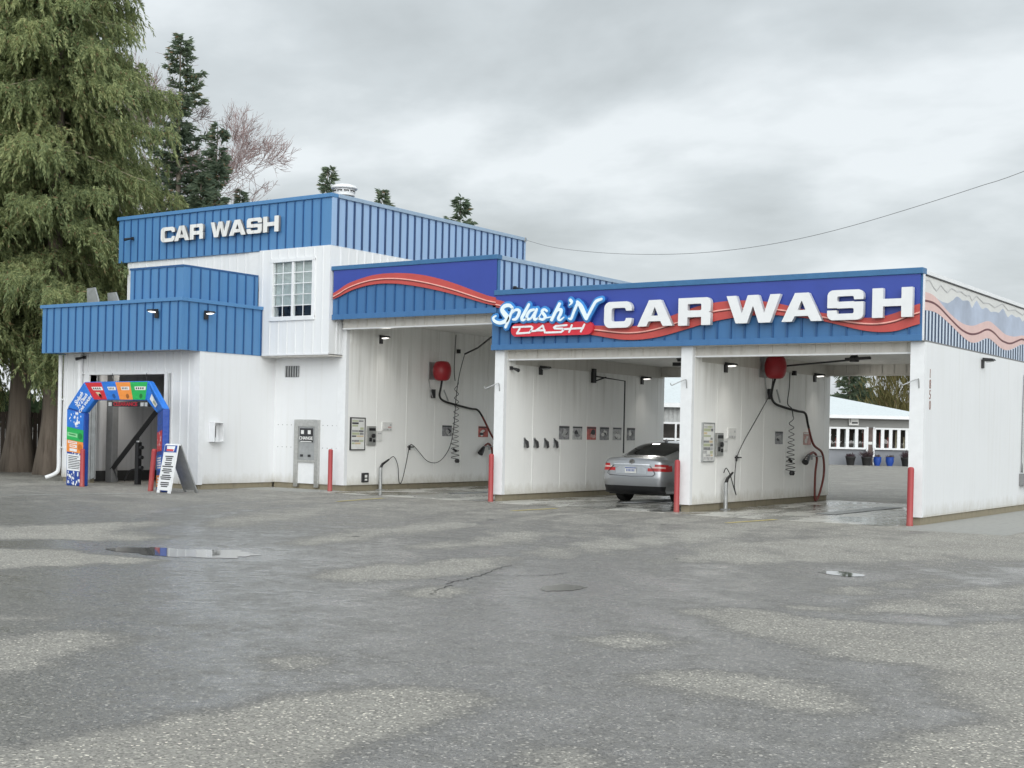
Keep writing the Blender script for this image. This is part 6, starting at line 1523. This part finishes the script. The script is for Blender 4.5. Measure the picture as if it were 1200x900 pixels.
while x < 3.1: c.box(x, x + .10, .06, .1, 2.16, 3.0); x += .19
c.box(-8, 3.2, 1.4, 1.5, 1.0, 2.15, 1).build('wall', [M['galv'], M['shop_dark']], T, local=True)
MB().hexa([(-8.4, -.5, 3.0), (3.6, -.5, 3.0), (3.6, 13, 3.0), (-8.4, 13, 3.0), (-8.4, 6.0, 4.9), (3.6, 6.0, 4.9), (3.6, 6.5, 4.9), (-8.4, 6.5, 4.9)]).build('roof', M['metal_roof'], T, local=True)
MB().box(-8.4, 3.6, -.56, -.48, 2.86, 3.06).build('gutter', M['white_trim'], T, local=True)
f = MB()
for z in (1.0, 1.42, 2.15): f.box(-8, 3.2, .02, .14, z - .04, z + .05)
for x in [-.44 + 1.02 * i for i in range(-7, 4)]: f.box(x - .05, x + .05, .0, .13, 1.0, 2.15); f.box(x + .60, x + .68, .0, .13, 1.0, 2.15)
f.build('window_frame', M['white_trim'], T, local=True)
MB().face([(-8, .08, 1.02), (3.2, .08, 1.02), (3.2, .08, 2.12), (-8, .08, 2.12)]).build('window', M['glass'], T, local=True)
t = thing('roof_pipe', 'thin pale pipe standing on the white shop roof', 'pipe', at(22.2 - 2.05, 85), None)
MB().tube([(0, 0, 3.4), (0, 0, 5.9)], [.07, .07], 10).build('pipe', M['white_trim'], t, local=True)
MB().lathe([(.0, 5.9), (.11, 5.9), (.11, 6.0), (.0, 6.05)], (0, 0, 0), 12).build('cap', M['galv'], t, local=True)
GB = 'trees beyond the grey shop'
conifer('fir_tree', 'dark green fir at the left of the trees behind the shop roof', at(29.6, 116), 11.0, 2.2, 1, 31, dens=1.0, ls=.5, group=GB)
conifer('fir_tree', 'dark green fir behind the yellowish scrub, left of centre', at(32.5, 124), 9.6, 2.0, 1, 32, dens=1.0, ls=.5, group=GB)
conifer('fir_tree', 'small dark fir spire at the right of the trees behind the shop', at(39.2, 120), 9.3, 2.3, 1, 33, dens=1.0, ls=.45, group=GB)
def scrub(label, p, H, Rw, seed):
    rg = np.random.default_rng(seed); T = thing('scrub_tree', label, 'tree', p, GB)
    trunk(T, H * .7, .12, mat='branch', flare=1.1); n = 5200
    a = rg.random(n) * 2 * PI; z = .12 + .88 * rg.random(n) ** .8; rr = Rw * np.sqrt(rg.random(n)) * (1 - .75 * z ** 2.2) * (.8 + .35 * np.sin(5 * a + seed))
    b = np.stack([np.cos(a) * rr, np.sin(a) * rr, z * H], 1); d = np.stack([np.cos(a) * .4 + rg.normal(size=n) * .35, np.sin(a) * .4 + rg.normal(size=n) * .35, np.ones(n)], 1)
    leaf_obj('crown', b, d, .5 + .7 * rg.random(n), .05 + .07 * rg.random(n), M['scrub'], T)
scrub('yellowish bare scrub tree behind the middle of the shop roof', at(32.6, 112), 12.0, 3.2, 1)
scrub('taller yellowish bare scrub tree left of the small fir spire', at(35.8, 111), 10.6, 3.0, 2)
scrub('low brownish scrub at the right foot of the small fir spire', at(38.0, 110), 6.8, 2.0, 3)
bare_tree('thin grey leafless tree at the right edge of the rear view', at(40.6, 108), 9.5, 44, lean=(0, 0), levels=6, r0=.12, group=GB, twr=.02)
# far low wood closing the horizon: one mass
n = 30000; rg = np.random.default_rng(77)
th = rg.random(n) * 2 * PI; D_ = 190 + rg.random(n) * 40; hh = (6.2 + 1.6 * np.sin(th * 31) + 1.0 * np.sin(th * 77)) * rg.random(n) ** .7
fw = leaf_obj('far_wood', np.stack([np.cos(th) * D_ - 15, np.sin(th) * D_ + 25, hh], 1), np.stack([rg.normal(size=n) * .5, rg.normal(size=n) * .5, np.ones(n)], 1), 1.6 + 1.6 * rg.random(n), 1.2 + 1.2 * rg.random(n), M['wood_dark'], None)
tag(fw, 'far low dark wood along the horizon', 'wood', kind='stuff')

# ---------------------------------------------------------------- sky, sun, camera
SUN_EL, SUN_AZ = math.radians(20), 0    # azimuth measured from -Y towards +X is positive
w = bpy.data.worlds.new('World'); sc.world = w; w.use_nodes = True
nt = w.node_tree; bg = nt.nodes['Background']
sky = nt.nodes.new('ShaderNodeTexSky'); sky.sky_type = 'NISHITA'; sky.sun_disc = False
sdir = Vector((math.sin(math.radians(42)) * math.cos(SUN_EL), -math.cos(math.radians(42)) * math.cos(SUN_EL), math.sin(SUN_EL)))
sky.sun_elevation = SUN_EL; sky.sun_rotation = math.atan2(sdir.x, sdir.y)
sky.air_density = 1.5; sky.dust_density = 3
tc = nt.nodes.new('ShaderNodeTexCoord'); sx = nt.nodes.new('ShaderNodeSeparateXYZ'); nt.links.new(tc.outputs['Generated'], sx.inputs[0])
zc = mth(nt, 'ADD', mth(nt, 'MAXIMUM', sx.outputs[2], 0.0), .30)
cb = nt.nodes.new('ShaderNodeCombineXYZ')
nt.links.new(mth(nt, 'DIVIDE', sx.outputs[0], zc), cb.inputs[0]); nt.links.new(mth(nt, 'DIVIDE', sx.outputs[1], zc), cb.inputs[1])
mp = nt.nodes.new('ShaderNodeMapping'); nt.links.new(cb.outputs[0], mp.inputs[0])
mp.inputs['Rotation'].default_value = (0, 0, -.609); mp.inputs['Location'].default_value = CLOUD_LOC; mp.inputs['Scale'].default_value = (.9, 1.15, 1)
n1 = noise(nt, mp.outputs[0], CLOUD_SCALE, 6, .52, .15)
cl = ramp(nt, n1, CLOUD_RAMP)
# low brighter veil near the horizon, brighter overcast overhead
hz = ramp(nt, sx.outputs[2], [(0, (1.2, 1.19, 1.18)), (.12, (1.14, 1.14, 1.13)), (.20, (1.10, 1.10, 1.09)), (.30, (1.10, 1.10, 1.09)), (.45, (1.05, 1.05, 1.05)), (.8, (1.2, 1.2, 1.2)), (1, (1.25, 1.25, 1.25))])
cl = mix(nt, 1.0, cl, hz, 'MULTIPLY')
vm = nt.nodes.new('ShaderNodeVectorMath'); vm.operation = 'DOT_PRODUCT'; nt.links.new(tc.outputs['Generated'], vm.inputs[0]); vm.inputs[1].default_value = tuple(sdir)
cl = mix(nt, 1.0, cl, ramp(nt, vm.outputs['Value'], [(0, (1, 1, 1)), (.25, (1, 1, 1)), (1, (2.8, 2.78, 2.72))]), 'MULTIPLY')   # cloud is brighter round the hidden sun
fin = mix(nt, .93, sky.outputs[0], mix(nt, 1.0, cl, CLOUD_GAIN, 'MULTIPLY'))
nt.links.new(fin, bg.inputs['Color']); bg.inputs['Strength'].default_value = .10
sl = bpy.data.lights.new('Sun', 'SUN'); sl.energy = 1.5; sl.angle = math.radians(60); sl.color = (1, .985, .96)
so = bpy.data.objects.new('sun', sl); COL.objects.link(so); so.rotation_euler = sdir.to_track_quat('Z', 'Y').to_euler(); so.location = (0, -10, 30)

cam = bpy.data.cameras.new('camera'); co = bpy.data.objects.new('camera', cam); COL.objects.link(co); sc.camera = co
f_px, yaw, roll, py = 1546., -.609, -.021, 506.
cam.sensor_width = 36; cam.sensor_fit = 'HORIZONTAL'; cam.lens = f_px / 1200 * 36
cam.shift_y = (py - 450) / 1200; cam.clip_start = .1; cam.clip_end = 2000
co.location = (0, 0, 1.6)
R = Matrix.Rotation(-yaw, 4, 'Z') @ Matrix.Rotation(PI / 2, 4, 'X') @ Matrix.Rotation(-roll, 4, 'Z')
co.rotation_euler = R.to_euler()
vs = sc.view_settings; vs.view_transform = 'Standard'; vs.look = 'None'; vs.exposure = EXPOSURE; vs.gamma = 1; vs.use_curve_mapping = False
sc.render.engine = 'CYCLES'; sc.cycles.max_bounces = 6; sc.cycles.transparent_max_bounces = 12; sc.cycles.use_denoising = True
bpy.context.view_layer.update()
